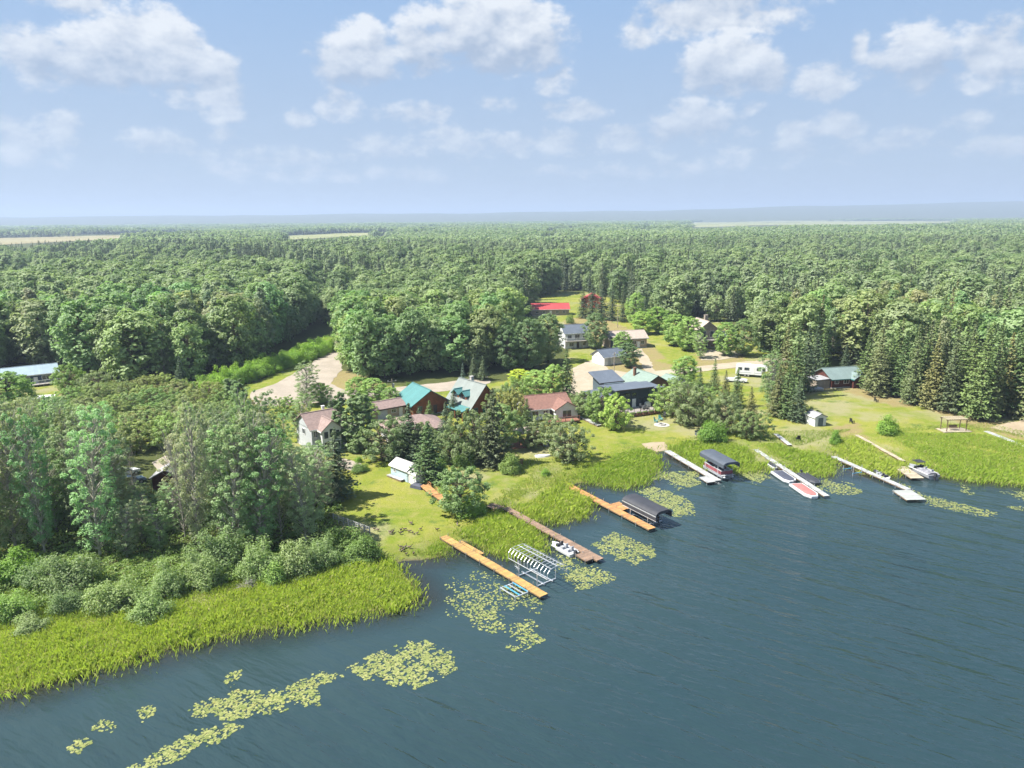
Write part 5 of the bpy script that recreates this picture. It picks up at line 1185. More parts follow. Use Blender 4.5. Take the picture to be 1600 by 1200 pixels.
# green-roofed log house with dormers
loc, rz, w = place((738, 655), (776, 647), 9)
t, rf, Wl = house('log_house', 'log house with steep grey green roof and teal dormers', loc, rz, 7.6, 9.0, 3.0, 4.3, 'y', W_LOG, R_TEALG, TRIM_T, .8, [('f', -2.6, 1.7, 1.4, 1.3), ('f', 2.4, 1.7, 1.6, 1.4), ('f', 0, 4.6, 1.8, 1.5), ('l', -3, 1.6, 1.3, 1.2), ('r', 3, 1.6, 1.3, 1.2)], [('f', 0, 1.0, 2.1, TRIM_T, .1)], frame=TRIM_T)
for k, (y, z) in enumerate(((2.0, 3.9), (-1.0, 3.9))):
    dm = MB(); dm.hexa([(-3.2, y-1, z-.4), (-.8, y-1, z-.4), (-.8, y+1, z-.4), (-3.2, y+1, z-.4), (-3.2, y-1, z+1), (-.8, y-1, z+1), (-.8, y+1, z+1), (-3.2, y+1, z+1)]); o = dm.build('dormer', W_LOG, t)
    roof_gable(o, -1.9, y, 3.0, 2.0, z+1, .8, 'x', .35, R_TEAL, TRIM_T, name='dormer_roof')
    part('dormer_window', GLASS, o, lambda b: b.box((-3.23, y, z+.4), (.06, 1.0, .8)))
part('porch_roof', R_TEAL, t, lambda b: b.slab([(-6.4, -4.8, 2.2), (-3.9, -4.8, 2.85), (-3.9, 1.5, 2.85), (-6.4, 1.5, 2.2)], .14))
part('porch_posts', W_LOG, t, *[(lambda b, y=y: b.box((-6.1, y, 1.0), (.2, .2, 2.2))) for y in (-4.5, -1.5, 1.2)])
chimney(rf, 1.3, 2.0, 5.2, 8.0, CONC, .7)
# red-brown roofed house
loc, rz, w = place((836, 657), (880, 653), 8.4)
t, rf, Wl = house('red_brown_roofed_house', 'white bungalow with red brown shingle roof', loc, rz, 10.5, 8.4, 2.6, 2.0, 'x', W_WHITE, R_BROWN, TRIM, .55, [('f', -3.4, 1.5, 1.6, 1.3), ('f', -.9, 1.5, 1.2, 1.3), ('l', 0, 1.5, 1.4, 1.1)], [('f', .6, .95, 2.05, TRIM_D, .1)])
gable_walls(t, 3.4, -4.6, 5.2, 3.4, 2.6, 1.5, 'y', W_WHITE, 'gable_wing'); roof_gable(t, 3.4, -3.5, 5.2, 5.6, 2.6, 1.5, 'y', .45, R_BROWN, TRIM, name='wing_roof')
window(t, Wall(5.2, 12.6), 'f', 3.4, 1.5, 2.2, 1.6, cols=2); window(t, Wall(5.2, 12.6), 'r', -4.6, 1.5, 1.2, 1.2, off=(3.4, 0, 0))
deck(t, -1.6, 5.4, -9.2, -6.35, .55, DECKR, [(-1.5, -9.1), (5.3, -9.1)], DECKR)
# dark modern house
loc, rz, w = place((966, 644), (1012, 638), 6.5)
t = thing('modern_house', 'dark navy modern house with slate mono pitch roofs and a lakeside deck', 'house', loc, rz)
def solid(name, m, x0, x1, y0, y1, z0, z1, z2=None): return part(name, m, t, lambda b: b.hexa([(x0, y0, z0), (x1, y0, z0), (x1, y1, z0), (x0, y1, z0), (x0, y0, z1), (x1, y0, z1), (x1, y1, z2 or z1), (x0, y1, z2 or z1)]))
solid('wall', W_NAVY, -4.4, 4.4, -3.2, 3.2, -.4, 5.0, 4.6); solid('side_wing', W_SLATE, 4.42, 8.0, -2.9, 4.0, -.4, 4.3); solid('left_wing', W_SLATE, -8.6, -4.42, -1.8, 5.0, -.4, 3.1); solid('upper_storey', W_SLATE, -4.0, 1.2, 3.22, 9.0, -.4, 5.2, 6.6)
for nm, m, q in (('main_roof', R_SLATE, [(-5.3, -4.2, 5.12), (5.0, -4.2, 5.12), (5.0, 3.6, 4.86), (-5.3, 3.6, 4.86)]), ('side_roof', R_SLATE, [(5.03, -3.4, 4.52), (8.5, -3.4, 4.52), (8.5, 4.5, 4.4), (5.03, 4.5, 4.4)]),
                 ('left_roof', R_SLATE, [(-9.2, -2.4, 3.3), (-4.45, -2.4, 3.5), (-4.45, 5.5, 3.5), (-9.2, 5.5, 3.3)]), ('upper_roof', R_SLATE, [(-5.0, 3.7, 5.25), (1.8, 3.7, 5.25), (1.8, 9.7, 6.95), (-5.0, 9.7, 6.95)])):
    o = part(nm, m, t, lambda b: b.slab(q, -.22)); x0, x1 = q[0][0], q[1][0]
    part('fascia', TRIM_D, o, lambda b: b.box(((x0+x1)/2, q[0][1]-.03, q[0][2]+.1), (x1-x0+.02, .06, .3)))
Wm = Wall(8.8, 6.4)
for u, z, ww, hh in ((-3.3, 1.7, 1.5, 2.2), (-1.6, 1.7, 1.5, 2.2), (2.2, 1.7, 1.4, 2.0), (3.6, 1.8, .8, 1.8), (-3.3, 3.7, 1.5, 1.0), (-1.6, 3.7, 1.5, 1.0), (.2, 3.7, 1.3, 1.0)): window(t, Wm, 'f', u, z, ww, hh, frame=METAL_D, cols=1)
door(t, Wm, 'f', .2, 1.0, 2.1, TRIM, .6)
for u in (5.4, 7.1): window(t, Wall(16, 5.8), 'f', u, 2.0, .8, 1.7, frame=METAL_D, cols=1)
window(t, Wall(16, 3), 'r', 1.0, 2.0, 1.4, 1.3, frame=METAL_D)
deck(t, -4.4, 4.2, -8.0, -3.25, .75, DECKW, [(-4.3, -3.4), (-4.3, -7.9), (4.1, -7.9), (4.1, -3.4)], METAL_D)
part('planter_box', W_BROWN, t, *[(lambda b, x=x: b.box((x, -8.25, .35), (1.2, .4, .7))) for x in (-3.2, -1.6, 0, 1.6, 3.2)])
part('planter_plants', L_BUSH, t, *[(lambda b, x=x, k=k: b.sphere((x-.4+.4*k, -8.25, .78), (.24, .2, .2), 6, 4)) for x in (-3.2, -1.6, 0, 1.6, 3.2) for k in range(3)])
MODERN = (loc, rz)
# sage-roofed house behind it
t, rf, Wl = house('sage_roofed_house', 'house with sage green roof behind the dark modern house', G(1008, 614), R(24), 9.5, 9.5, 2.8, 2.6, 'y', W_BROWN, R_SAGE, TRIM_D, .7, [('f', -2.5, 1.5, 1.4, 1.2), ('f', 2.5, 1.5, 1.4, 1.2), ('r', -2, 1.5, 1.2, 1.1)])
gable_walls(t, 7.6, -1.4, 5.6, 5.6, 2.6, 1.3, 'y', W_WHITE, 'white_wing'); roof_gable(t, 7.6, -1.4, 5.6, 5.6, 2.6, 1.3, 'y', .5, R_SAGE, TRIM_D, name='wing_roof')
for u in (6.2, 7.4, 8.9): window(t, Wall(20, 8.4), 'f', u, 1.5, .9, 1.5, cols=1)
chimney(rf, -2.0, 2.0, 4.0, 6.4, W_BROWN, .6)
# white garage
loc, rz, w = place((946, 572), (976, 568), 6.4)
house('white_garage', 'white garage with dark slate gable roof on the lake road', loc, rz, 8.0, 6.4, 2.6, 1.7, 'x', W_WHITE, R_SLATE, TRIM, .45, [('f', 2.2, 1.6, 1.2, .9)], [('l', 0, 3.2, 2.2, TRIM, .05, True), ('f', -2.2, .9, 2.0, W_GREY, .05)], cat='garage')
# white two-storey house
t, rf, Wl = house('white_house', 'white two storey house with slate roof and balcony beside the round yard tree', G(896, 541), R(14), 8.4, 7.5, 5.2, 2.2, 'x', W_WHITE, R_SLATE, TRIM, .5, [('f', -2.6, 3.9, 1.4, 1.3), ('f', 0, 3.9, 1.8, 1.6), ('f', 2.7, 3.9, 1.4, 1.3), ('f', -2, 1.3, 1.6, 1.3), ('f', 2.4, 1.3, 1.4, 1.2), ('r', 0, 3.9, 1.4, 1.2)], [('f', .3, .95, 2.05, TRIM_D, .1)])
deck(t, -4.2, 4.2, -5.6, -3.78, 2.7, DECKW, [(-4.1, -3.8), (-4.1, -5.5), (4.1, -5.5), (4.1, -3.8)], TRIM, 'balcony')
# tan house
t, rf, Wl = house('tan_house', 'tan house with pale shingle roof up the slope behind the white garage', G(975, 541), R(12), 13.0, 8.0, 3.4, 1.9, 'x', W_TAN, R_TAN, TRIM, .6, [('f', -1.5, 1.8, 1.6, 1.3), ('f', 2.0, 1.8, 1.6, 1.3), ('f', 5, 1.8, 1.2, 1.2), ('r', 0, 1.8, 1.4, 1.2)], [('f', 3.6, .95, 2.05, TRIM, .1)])
gable_walls(t, -4.8, -4.7, 2.8, 1.4, 4.0, 0, 'y', W_NAVY, 'glazed_bay'); part('bay_roof', R_TAN, t, lambda b: b.slab([(-6.5, -5.7, 4.05), (-3.1, -5.7, 4.05), (-3.1, -3.4, 4.5), (-6.5, -3.4, 4.5)], -.14))
for z in (1.1, 2.9): window(t, Wall(2.8, 10.8), 'f', -4.8, z, 2.2, 1.4, frame=TRIM)
# tall deck house
t, rf, Wl = house('tall_deck_house', 'tall narrow timber house on a raised deck with chimney', G(1096, 540), R(10), 6.4, 9.0, 6.4, 2.4, 'y', W_TIMBER, R_TAN, TRIM_D, .7, [('f', -1.4, 4.6, 1.4, 2.2), ('f', 1.4, 4.6, 1.4, 2.2), ('f', 0, 7.0, 1.3, .9), ('r', 0, 4.6, 1.4, 1.2), ('l', 0, 4.6, 1.4, 1.2)], [('f', 0, 1.0, 2.0, TRIM_D, .1)])
deck(t, -6.2, 3.8, -7.6, -4.55, 3.0, DECKW, [(-6.1, -7.5), (3.7, -7.5), (3.7, -4.6)], DECKW); chimney(rf, 1.6, 1.0, 7.0, 10.2, W_TIMBER, 1.1)
gable_walls(t, 6.5, 3.5, 5.6, 5, 2.8, 1.2, 'x', W_SLATE, 'annex'); roof_gable(t, 6.5, 3.5, 5.6, 5, 2.8, 1.2, 'x', .4, R_SLATE, TRIM, name='annex_roof')
# red roofs
house('red_roofed_barn', 'long low building with bright red metal roof at the wood edge', G(859, 491), R(3), 16.5, 8.0, 2.8, 2.1, 'x', W_TIMBER, R_RED, TRIM, .5, [('f', x, 1.5, 1.3, 1.0) for x in (-6, -3, 3, 6)], [('f', 0, 1.0, 2.0, TRIM, .1)])
house('red_house', 'small red house half hidden by the tall spruces', G(924, 480), R(-8), 9.5, 7.5, 4.2, 2.2, 'y', mat('red_siding', (.34, .07, .05), .7, .12, 1, stripes=('Z', .2, .6)), R_RED, TRIM, .5, [('f', -2.5, 1.6, 1.3, 1.2), ('f', 2.5, 1.6, 1.3, 1.2), ('f', 0, 3.9, 1.3, 1.2)], [('f', 0, 1.0, 2.0, TRIM, .1)])
# log cabin right
loc, rz, w = place((1304, 607), (1343, 604), 7.5)
t, rf, Wl = house('log_cabin', 'dark red log cabin with pale green metal roof at the top of the right lawn', loc, rz, 9.2, 7.5, 2.6, 1.9, 'x', W_DARKRED, R_PALEG, TRIM_T, .7, [('f', -.4, 1.6, 1.6, 1.1), ('f', -3.2, 1.6, 1.2, 1.0), ('r', 0, 1.6, 1.4, 1.0)], [('f', 2.0, 1.0, 2.05, TRIM_D, .1)])
gable_walls(t, 2.6, -4.3, 3.6, 1.6, 2.5, 1.2, 'y', W_DARKRED, 'front_porch'); roof_gable(t, 2.6, -3.6, 3.6, 3.6, 2.5, 1.2, 'y', .4, R_PALEG, TRIM_T, name='porch_roof')
gable_walls(t, -6.6, -1.0, 3.8, 4.2, 2.1, 0, 'x', W_TIMBER, 'lean_to'); part('lean_to_roof', R_GREY, t, lambda b: b.slab([(-8.8, -3.4, 2.15), (-4.65, -3.4, 2.4), (-4.65, 1.4, 2.4), (-8.8, 1.4, 2.15)], -.12))
# dark blue house left
loc, rz, w = place((18, 606), (79, 599), 8)
t, rf, Wl = house('dark_blue_house', 'dark blue house with pale metal roof at the left edge', loc, rz, 12.5, 8.0, 3.0, 1.6, 'x', W_DBLUE, R_PALEB, TRIM, .6, [('f', 3.6, 1.8, 2.0, 1.2), ('f', -1, 1.8, 2.0, 1.2), ('f', -4.5, 1.8, 1.4, 1.2), ('r', 0, 1.8, 1.4, 1.1)], [('f', 1.2, .95, 2.05, TRIM, .1)])
deck(t, 0.2, 7.4, -7.0, -4.05, .6, DECKW, [(.3, -6.9), (7.3, -6.9)], TRIM)
# small buildings
house('brown_shed', 'red brown shed with grey roof seen through the foreground aspens', G(268, 764), R(8), 4.4, 4.0, 2.8, 1.2, 'y', W_DARKRED, R_GREY, TRIM_D, .35, [('f', 1.2, 1.5, .8, .8)], [('f', -.6, 1.4, 2.0, W_BROWN, .05)], cat='shed', found=False)
loc, rz, w = place((611, 743), (637, 754), 2.9)
house('blue_shed', 'pale blue garden shed with white gable roof on the left lawn', loc, rz, w, 2.9, 2.1, .75, 'x', W_BLUE, mat('white_roof_sheet', (.42, .41, .40), .6, .06, 1), TRIM, .25, [('f', -1.2, 1.35, .7, .6)], [('r', 0, 1.1, 1.85, TRIM, .05)], cat='shed', found=False)
loc, rz, w = place((639, 755), (650, 760), 1.9)
house('small_white_shed', 'small white tool shed next to the pale blue shed', loc, rz, 2.2, 1.9, 1.9, .35, 'x', W_WHITE, mat('white_roof_sheet', (.62, .60, .58)), TRIM, .12, [], [('f', 0, 1.5, 1.7, TRIM, .05)], cat='shed', found=False)
loc, rz, w = place((1257, 660), (1273, 667), 2.8)
house('garden_shed', 'white garden shed with grey roof on the right lawn below the spruces', loc, rz, 3.4, 2.8, 2.0, .6, 'x', W_WHITE, R_GREY, TRIM, .2, [], [('r', 0, 1.2, 1.8, W_SLATE, .05)], cat='shed', found=False)
house('far_white_building', 'far white roofed building among the trees at the left edge', G(36, 452), R(5), 11, 8, 3.5, 2, 'x', W_WHITE, R_PALEB, TRIM, .4, [('f', -3, 1.8, 1.4, 1.2), ('f', 3, 1.8, 1.4, 1.2)])
house('far_pale_cabin', 'far pale roofed cabin in the left wood', G(108, 497), R(-10), 8, 7, 3.0, 1.8, 'x', W_WHITE, R_PALEB, TRIM, .4, [('f', -2, 1.6, 1.2, 1.1), ('f', 2, 1.6, 1.2, 1.1)])
house('far_grey_house', 'grey roofed house glimpsed in the wood right of the gravel road', G(606, 512), R(6), 11, 8, 3.2, 1.7, 'x', W_GREY, R_GREY, TRIM, .5, [('f', -3, 1.7, 1.4, 1.2), ('f', 3, 1.7, 1.4, 1.2)])
# ------------------------------------------------------------------ docks, lifts and boats
D_YEL = mat('new_dock_boards', (.42, .255, .085), .75, .16, 1.2, dirt=.12, island=.7); D_ORG = mat('orange_dock_boards', (.44, .225, .085), .75, .16, 1.2, dirt=.12, island=.7); D_BRN = mat('brown_dock_boards', (.25, .165, .115), .85, .18, 1.2, dirt=.2, island=.7)
D_WHT = mat('white_dock_boards', (.40, .41, .41), .7, .08, 1.2, dirt=.25, island=.7); D_GRY = mat('pale_grey_dock_boards', (.38, .40, .38), .8, .1, 1.2, dirt=.25, island=.7); D_TAN = mat('pale_tan_dock_boards', (.42, .36, .26), .8, .12, 1.2, dirt=.2, island=.7)
POST = mat('dock_pipe', (.35, .36, .36), .45, .12, metal=.5); BEAM = mat('dock_beam', (.16, .115, .07), .85, .2)
BLACK = mat('black_canvas', (.035, .037, .045), .6, .12, 1.0); CANVAS = mat('slate_canvas', (.060, .072, .092), .62, .08, 1.0); RED = mat('red_vinyl', (.20, .055, .065), .5, .1); HULL_W = mat('white_gelcoat', (.50, .51, .52), .3, .03, spec=.5)
HULL_D = mat('dark_hull', (.045, .05, .06), .3, .1, spec=.5); HULL_G = mat('grey_hull', (.25, .26, .28), .35, .08, spec=.5); ALU = mat('aluminium_tube', (.55, .57, .60), .35, .06, metal=.55); BLUEP = mat('blue_paint', (.06, .30, .48), .5, .08)
COV_B = mat('dark_blue_cover', (.055, .060, .085), .7, .08); COV_R = mat('faded_red_cover', (.36, .125, .115), .7, .06); SEAT = mat('grey_seat_vinyl', (.32, .33, .35), .5, .08)
def wpt(px, py): x, y = on_plane(px, py, .55); return Vector((x, y, 0))
def dock(label, a_px, b_px, width, m, z=.55, sec=3.0, post=True, name='dock', extra=(), beam=BEAM, group=None, zs=None):
    A, B = wpt(*a_px), wpt(*b_px); L = (B-A).length; rz = math.atan2(B.y-A.y, B.x-A.x)
    t = thing(name, label, 'dock', (A.x, A.y, 0), rz, group); n = max(1, round(L/sec)); s = L/n
    for i in range(n):
        x0 = i*s; dz = random.uniform(-.02, .02); b = MB(); k = max(3, int(s/.17)); w = width*random.uniform(.98, 1.02)
        zz = z if zs is None else zs
        for j in range(k): b.box((x0+(j+.5)*s/k, random.uniform(-.015, .015), zz+dz+random.uniform(-.006, .006)), (s/k-.022, w, .05))
        o = b.build('deck_section', m, t)
        part('frame', beam, o, lambda q: q.box((x0+s/2, -w/2+.06, zz+dz-.11), (s-.06, .07, .17)), lambda q: q.box((x0+s/2, w/2-.06, zz+dz-.11), (s-.06, .07, .17)), lambda q: q.box((x0+s/2, 0, zz+dz-.10), (.08, w-.2, .12)))
        if post:
            for sd in (-1, 1): part('post', POST, t, lambda q: q.tube((x0+.35, sd*(w/2+.05), -1.6), (x0+.35, sd*(w/2+.05), zz+random.uniform(.12, .45)), .04, n=6))
    for (x0, x1, y0, y1) in extra:
        b = MB(); k = max(2, int((x1-x0)/.17))
        for j in range(k): b.box((x0+(j+.5)*(x1-x0)/k, (y0+y1)/2, z+.012), ((x1-x0)/k-.022, y1-y0, .05))
        o = b.build('side_platform', m, t); part('frame', beam, o, lambda q: q.box(((x0+x1)/2, (y0+y1)/2, z-.09), (x1-x0-.1, y1-y0-.1, .12)))
        for x in (x0+.2, x1-.2):
            for y in (y0, y1): part('post', POST, t, lambda q: q.tube((x, y, -1.6), (x, y, z+.3), .04, n=6))
    return t, L, rz, A
d1, L1, rz1, A1 = dock('long yellow plank dock with a wider landward half at the left cove', (692, 838), (850, 930), 1.25, D_YEL, extra=[(3.0, 8.2, .66, 1.25)])
d2, L2, rz2, A2 = dock('brown weathered dock with a square end and a moored fishing boat', (789, 793), (938, 874), 1.2, D_BRN, extra=[(L1-2.6, L1-.3, -1.9, -.63)])
d3, L3, rz3, A3 = dock('orange plank dock with the black canopied boat lift', (882, 755), (1019, 826), 1.35, D_ORG, extra=[(11.6, 14.6, .7, 2.5)])
d4, L4, rz4, A4 = dock('white dock right of the small sand beach', (1042, 704), (1122, 751), 1.3, D_WHT, extra=[(15.2, 18.0, -2.3, -.68)])
d5, L5, rz5, A5 = dock('thin pale dock with several boats tied to both sides', (1180, 702), (1292, 775), 1.0, D_WHT, sec=2.6)
d6, L6, rz6, A6 = dock('pale dock with a square platform at its far end', (1302, 713), (1420, 765), 1.1, D_WHT, sec=2.6)
A, B = wpt(1402, 766), wpt(1444, 779)
d6b, _, _, _ = dock('square pale green swim platform at the end of the pale dock', (1409, 766), (1432, 781), 3.1, D_GRY, name='swim_platform', sec=2.2)
d7, L7, rz7, A7 = dock('narrow plank walk through the reeds to the grey boat', (1338, 681), (1412, 722), .8, D_TAN, sec=2.6, post=False, zs=.75)
d7b, _, _, _ = dock('wide pale tan platform left of the grey boat', (1405, 729), (1434, 747), 2.3, D_TAN, name='boat_platform', sec=2.0)
d7c, _, _, _ = dock('narrow pale finger dock right of the grey boat', (1448, 732), (1462, 744), .9, D_TAN, name='finger_dock', sec=1.6)
d8, _, _, _ = dock('pale dock sections lying across the right reed bed', (1540, 676), (1612, 704), 1.2, D_WHT, sec=2.6, post=False, zs=.9)
def lying(label, a, b, w, n, m, name='stored_dock_section'):
    P, Q = G(*a), G(*b); rz = math.atan2(Q.y-P.y, Q.x-P.x); L = (Q-P).xy.length; s = L/n
    for i in range(n):
        c = P.lerp(Q, (i+.5)/n); t = thing(name, label[i], 'dock section', (c.x, c.y, hz(c.x, c.y)), rz+random.uniform(-.06, .06)); b_ = MB(); k = int(s/.2)
        for j in range(k): b_.box((-s/2+(j+.5)*s/k, 0, .34), (s/k-.03, w, .05))
        b_.build('boards', m, t); part('frame', BEAM, t, *[(lambda q, y=y: q.box((0, y, .16), (s*.96, .09, .30))) for y in (-w/2+.1, w/2-.1)])
lying(['pale dock section on the grass nearest the red brown roofed house', 'middle pale dock section lying along the shrubs', 'pale dock section on the grass nearest the lime willow'], (902, 650), (936, 667), 1.1, 3, D_WHT)
lying(['upper white dock section lying on the grass right of the thicket', 'lower white dock section lying on the grass right of the thicket'], (1212, 680), (1234, 698), .9, 2, D_WHT)
lying(['red brown step boards behind the root of the brown dock'], (764, 791), (782, 798), 1.8, 1, D_BRN, 'step_platform')
lying(['pale planks and bench stacked before the pale blue shed'], (606, 744), (630, 753), .8, 1, D_WHT, 'plank_stack')
# orange dock sections standing on the lawn
for i, (a, b, lab) in enumerate((((662, 762), (681, 779), 'larger orange dock section on legs beside the lawn willow'), ((683, 778), (697, 789), 'smaller orange dock section on legs below the larger one'))):
    P, Q = G(*a), G(*b); L = (Q-P).xy.length; rz = math.atan2(Q.y-P.y, Q.x-P.x); c = (P+Q)/2; t = thing('orange_dock_section', lab, 'dock section', (c.x, c.y, c.z), rz); bb = MB(); k = int(L/.17)
    for j in range(k): bb.box((-L/2+(j+.5)*L/k, 0, .62), (L/k-.02, 1.5, .05))
    bb.build('boards', D_ORG, t); part('frame', BEAM, t, *[(lambda q, y=y: q.box((0, y, .5), (L-.05, .08, .18))) for y in (-.66, .66)])
    for x in (-L/2+.2, L/2-.2):
        for y in (-.6, .6): part('leg', BEAM, t, lambda q: q.box((x, y, .2), (.1, .1, .5)))
    if i == 0: railing(t, [(-L/2+.2, .72), (-L/2+1.6, .72)], .64, D_ORG, .55, 'bench_rail', bal=False); railing(t, [(L/2-1.6, .72), (L/2-.1, .72)], .64, D_ORG, .55, 'bench_rail', bal=False)

def along(A, rz, x, y): return Vector((A.x+math.cos(rz)*x-math.sin(rz)*y, A.y+math.sin(rz)*x+math.cos(rz)*y, 0))
def lift_frame(t, L, W, zt, m=ALU):
    for x in (-L*.28, L*.28):
        for y in (-W/2, W/2): part('lift_post', m, t, lambda b: b.tube((x, y, -1.5), (x, y, zt), .055, n=6))
        part('lift_beam', m, t, lambda b: b.box((x, 0, .12), (.12, W, .14)))
    part('bunk', m, t, lambda b: b.box((0, -W*.22, .25), (L*.7, .14, .12)), lambda b: b.box((0, W*.22, .25), (L*.7, .14, .12)))
def arch(W, rise, k=9, drop=0.0):
    pts = [(-W/2, -drop)] if drop else []
    for i in range(k): u = -1+2*i/(k-1); pts.append((W/2*u, rise*(1-abs(u)**4.5)))
    if drop: pts.append((W/2, -drop))
    return pts
def canopy_frame(parent, L, W, z, rise, drop, m=ALU, ribs=13, name='canopy_frame'):
    prof = arch(W, rise, 9, drop); o = None
    first = MB()
    for y, h in ((-W/2, -drop), (W/2, -drop), (-W*.28, rise*.74), (W*.28, rise*.74), (0, rise)): first.tube((-L/2, y, z+h), (L/2, y, z+h), .045, n=5)
    o = first.build(name, m, parent)
    for i in range(ribs):
        x = -L/2+L*i/(ribs-1); b = MB()
        for p, q in zip(prof, prof[1:]): b.tube((x, p[0], z+p[1]), (x, q[0], z+q[1]), .032, n=5)
        b.build('rib', m, o)
    return o
def canopy_cover(parent, L, W, z, rise, drop, m, stripe=None):
    prof = arch(W+.12, rise+.06, 11, drop); b = MB(); inner = [(y*.97, h-.06) for y, h in prof]
    ring = [(y, z+h) for y, h in prof]+[(y, z+h) for y, h in reversed(inner)]
    b.loft([[(x, y, h) for y, h in ring] for x in np.linspace(-L/2, L/2, 7)]); o = b.build('canopy_cover', m, parent)
    if stripe:
        for s in (-1, 1): part('stripe', stripe, o, lambda q: q.box((0, s*(W/2+.075), z-drop*.28), (L+.02, .03, .16)))
    part('front_valance', m, o, lambda q: q.add([(L/2, y, z+h) for y, h in prof]+[(L/2, y*.86, z+h-.42 if h > 0 else z+h) for y, h in prof]+[(L/2+.03, y, z+h) for y, h in prof]+[(L/2+.03, y*.86, z+h-.42 if h > 0 else z+h) for y, h in prof],
         [f for i in range(len(prof)-1) for f in ((i, i+1, len(prof)+i+1, len(prof)+i), (2*len(prof)+i, 3*len(prof)+i, 3*len(prof)+i+1, 2*len(prof)+i+1), (i, 2*len(prof)+i, 2*len(prof)+i+1, i+1))]))
    return o
def hull(b, L, W, D, m=0, flat=.15, z0=0.0, nose=.55):
    rings = []
    for u in (0, .12, .35, .6, .8, .92, 1.0):
        w = W/2*(1 if u < nose else max(.04, (1-((u-nose)/(1-nose))**2.1))); x = -L/2+L*u; k = .18*D*max(0, u-.5)*2
        rings.append([(x, -w*.55, z0+flat*0+k), (x, -w*.92, z0+D*.45+k), (x, -w, z0+D+k), (x, w, z0+D+k), (x, w*.92, z0+D*.45+k), (x, w*.55, z0+k)])
    return b.loft(rings, m)
def outboard(t, x, z, m=BLACK):
    part('outboard_motor', m, t, lambda b: b.hexa([(x-.5, -.2, z+.25), (x, -.2, z+.25), (x, .2, z+.25), (x-.5, .2, z+.25), (x-.42, -.16, z+.8), (x-.05, -.16, z+.8), (x-.05, .16, z+.8), (x-.42, .16, z+.8)]), lambda b: b.box((x-.25, 0, z-.15), (.2, .14, .8)))
def open_boat(label, loc, rz, L=4.8, W=1.9, D=.7, hm=HULL_W, windshield=False, name='fishing_boat'):
    t = thing(name, label, 'boat', (loc.x, loc.y, -.12), rz); b = MB(); hull(b, L, W, D); b.build('hull', hm, t)
    part('cockpit_floor', SEAT, t, lambda q: q.prism([(-L*.44, -W*.40), (L*.22, -W*.38), (L*.36, -W*.15), (L*.36, W*.15), (L*.22, W*.38), (-L*.44, W*.40)], D+.005, D+.03))
    g = MB()
    for s in (-1, 1): g.box((-L*.06, s*W*.47, D+.07), (L*.78, .09, .14))
    g.build('gunwale', HULL_W, t)
    for x in (-L*.3, -L*.05, L*.17): part('seat', BLACK if x > 0 else SEAT, t, lambda q: q.box((x, -W*.17, D+.2), (.45, .42, .36)), lambda q: q.box((x-.2, -W*.17, D+.48), (.1, .42, .4)), lambda q: q.box((x, W*.17, D+.2), (.45, .42, .36)))
    if windshield: part('windshield', GLASS, t, lambda q: q.hexa([(L*.14, -W*.42, D+.1), (L*.19, -W*.36, D+.1), (L*.19, W*.36, D+.1), (L*.14, W*.42, D+.1), (L*.07, -W*.40, D+.62), (L*.10, -W*.34, D+.62), (L*.10, W*.34, D+.62), (L*.07, W*.40, D+.62)]))
    outboard(t, -L/2, D*.55); return t
def covered_boat(label, loc, rz, L, W, cov, hm=HULL_W, cat='boat', blunt=True, z=.0, D=.62):
    """low wide boat under a tight flat cover"""
    t = thing('covered_boat', label, cat, (loc.x, loc.y, -.1+z), rz); a = L/2; o = [(-a, -W/2), (a*.62, -W/2), (a, -W*.24), (a, W*.24), (a*.62, W/2), (-a, W/2)]
    b = MB(); b.loft([[(x*.94, y*.8, 0) for x, y in o], [(x, y, D*.5) for x, y in o], [(x, y, D) for x, y in o], [(x*.985, y*.97, D+.05) for x, y in o]]); b.build('hull', hm, t)
    b = MB(); b.loft([[(x*.9, y*.8, D+.04) for x, y in o], [(x*.86, y*.72, D+.15) for x, y in o], [(x*.5, y*.3, D+.22) for x, y in o]]); c = b.build('cover', cov, t)
    part('cover_strap', TRIM_D, c, *[(lambda q, x=x: q.box((x, 0, D+.20), (.05, W*.5, .05))) for x in (-a*.4, a*.1)])
    outboard(t, -a, D*.4); return t
def pontoon(label, loc, rz, L=7.0, W=2.5, fence=RED, z=.0):
    t = thing('pontoon_boat', label, 'boat', (loc.x, loc.y, z), rz)
    for s in (-1, 1): part('float', ALU, t, lambda b: b.tube((-L/2, s*W*.34, .25), (L/2-.7, s*W*.34, .25), .30, n=10), lambda b: b.tube((L/2-.7, s*W*.34, .25), (L/2, s*W*.34, .42), .30, .05, n=10), smooth=True)
    part('deck', SEAT, t, lambda b: b.box((-.1, 0, .62), (L-.5, W, .1)))
    for s in (-1, 1): f = part('side_panel', fence, t, lambda b: b.box((-.2, s*(W/2-.05), 1.0), (L-1.3, .05, .6))); part('rail', ALU, f, lambda b: b.box((-.2, s*(W/2-.05), 1.34), (L-1.2, .06, .05)))
    for x in (-L/2+.5, L/2-.9): f = part('end_panel', fence, t, lambda b: b.box((x, 0, 1.0), (.05, W-.14, .6))); part('rail', ALU, f, lambda b: b.box((x, 0, 1.34), (.06, W-.1, .05)))
    for x, y in ((-2.2, -.8), (-2.2, .8), (1.6, -.8), (1.6, .8)): part('bench', HULL_W, t, lambda b: b.box((x, y, .88), (1.5, .6, .42)), lambda b: b.box((x, y*1.28, 1.18), (1.5, .16, .34)))
    part('console', HULL_G, t, lambda b: b.box((.2, -.7, 1.05), (.6, .6, .8))); outboard(t, -L/2+.2, .5); return t
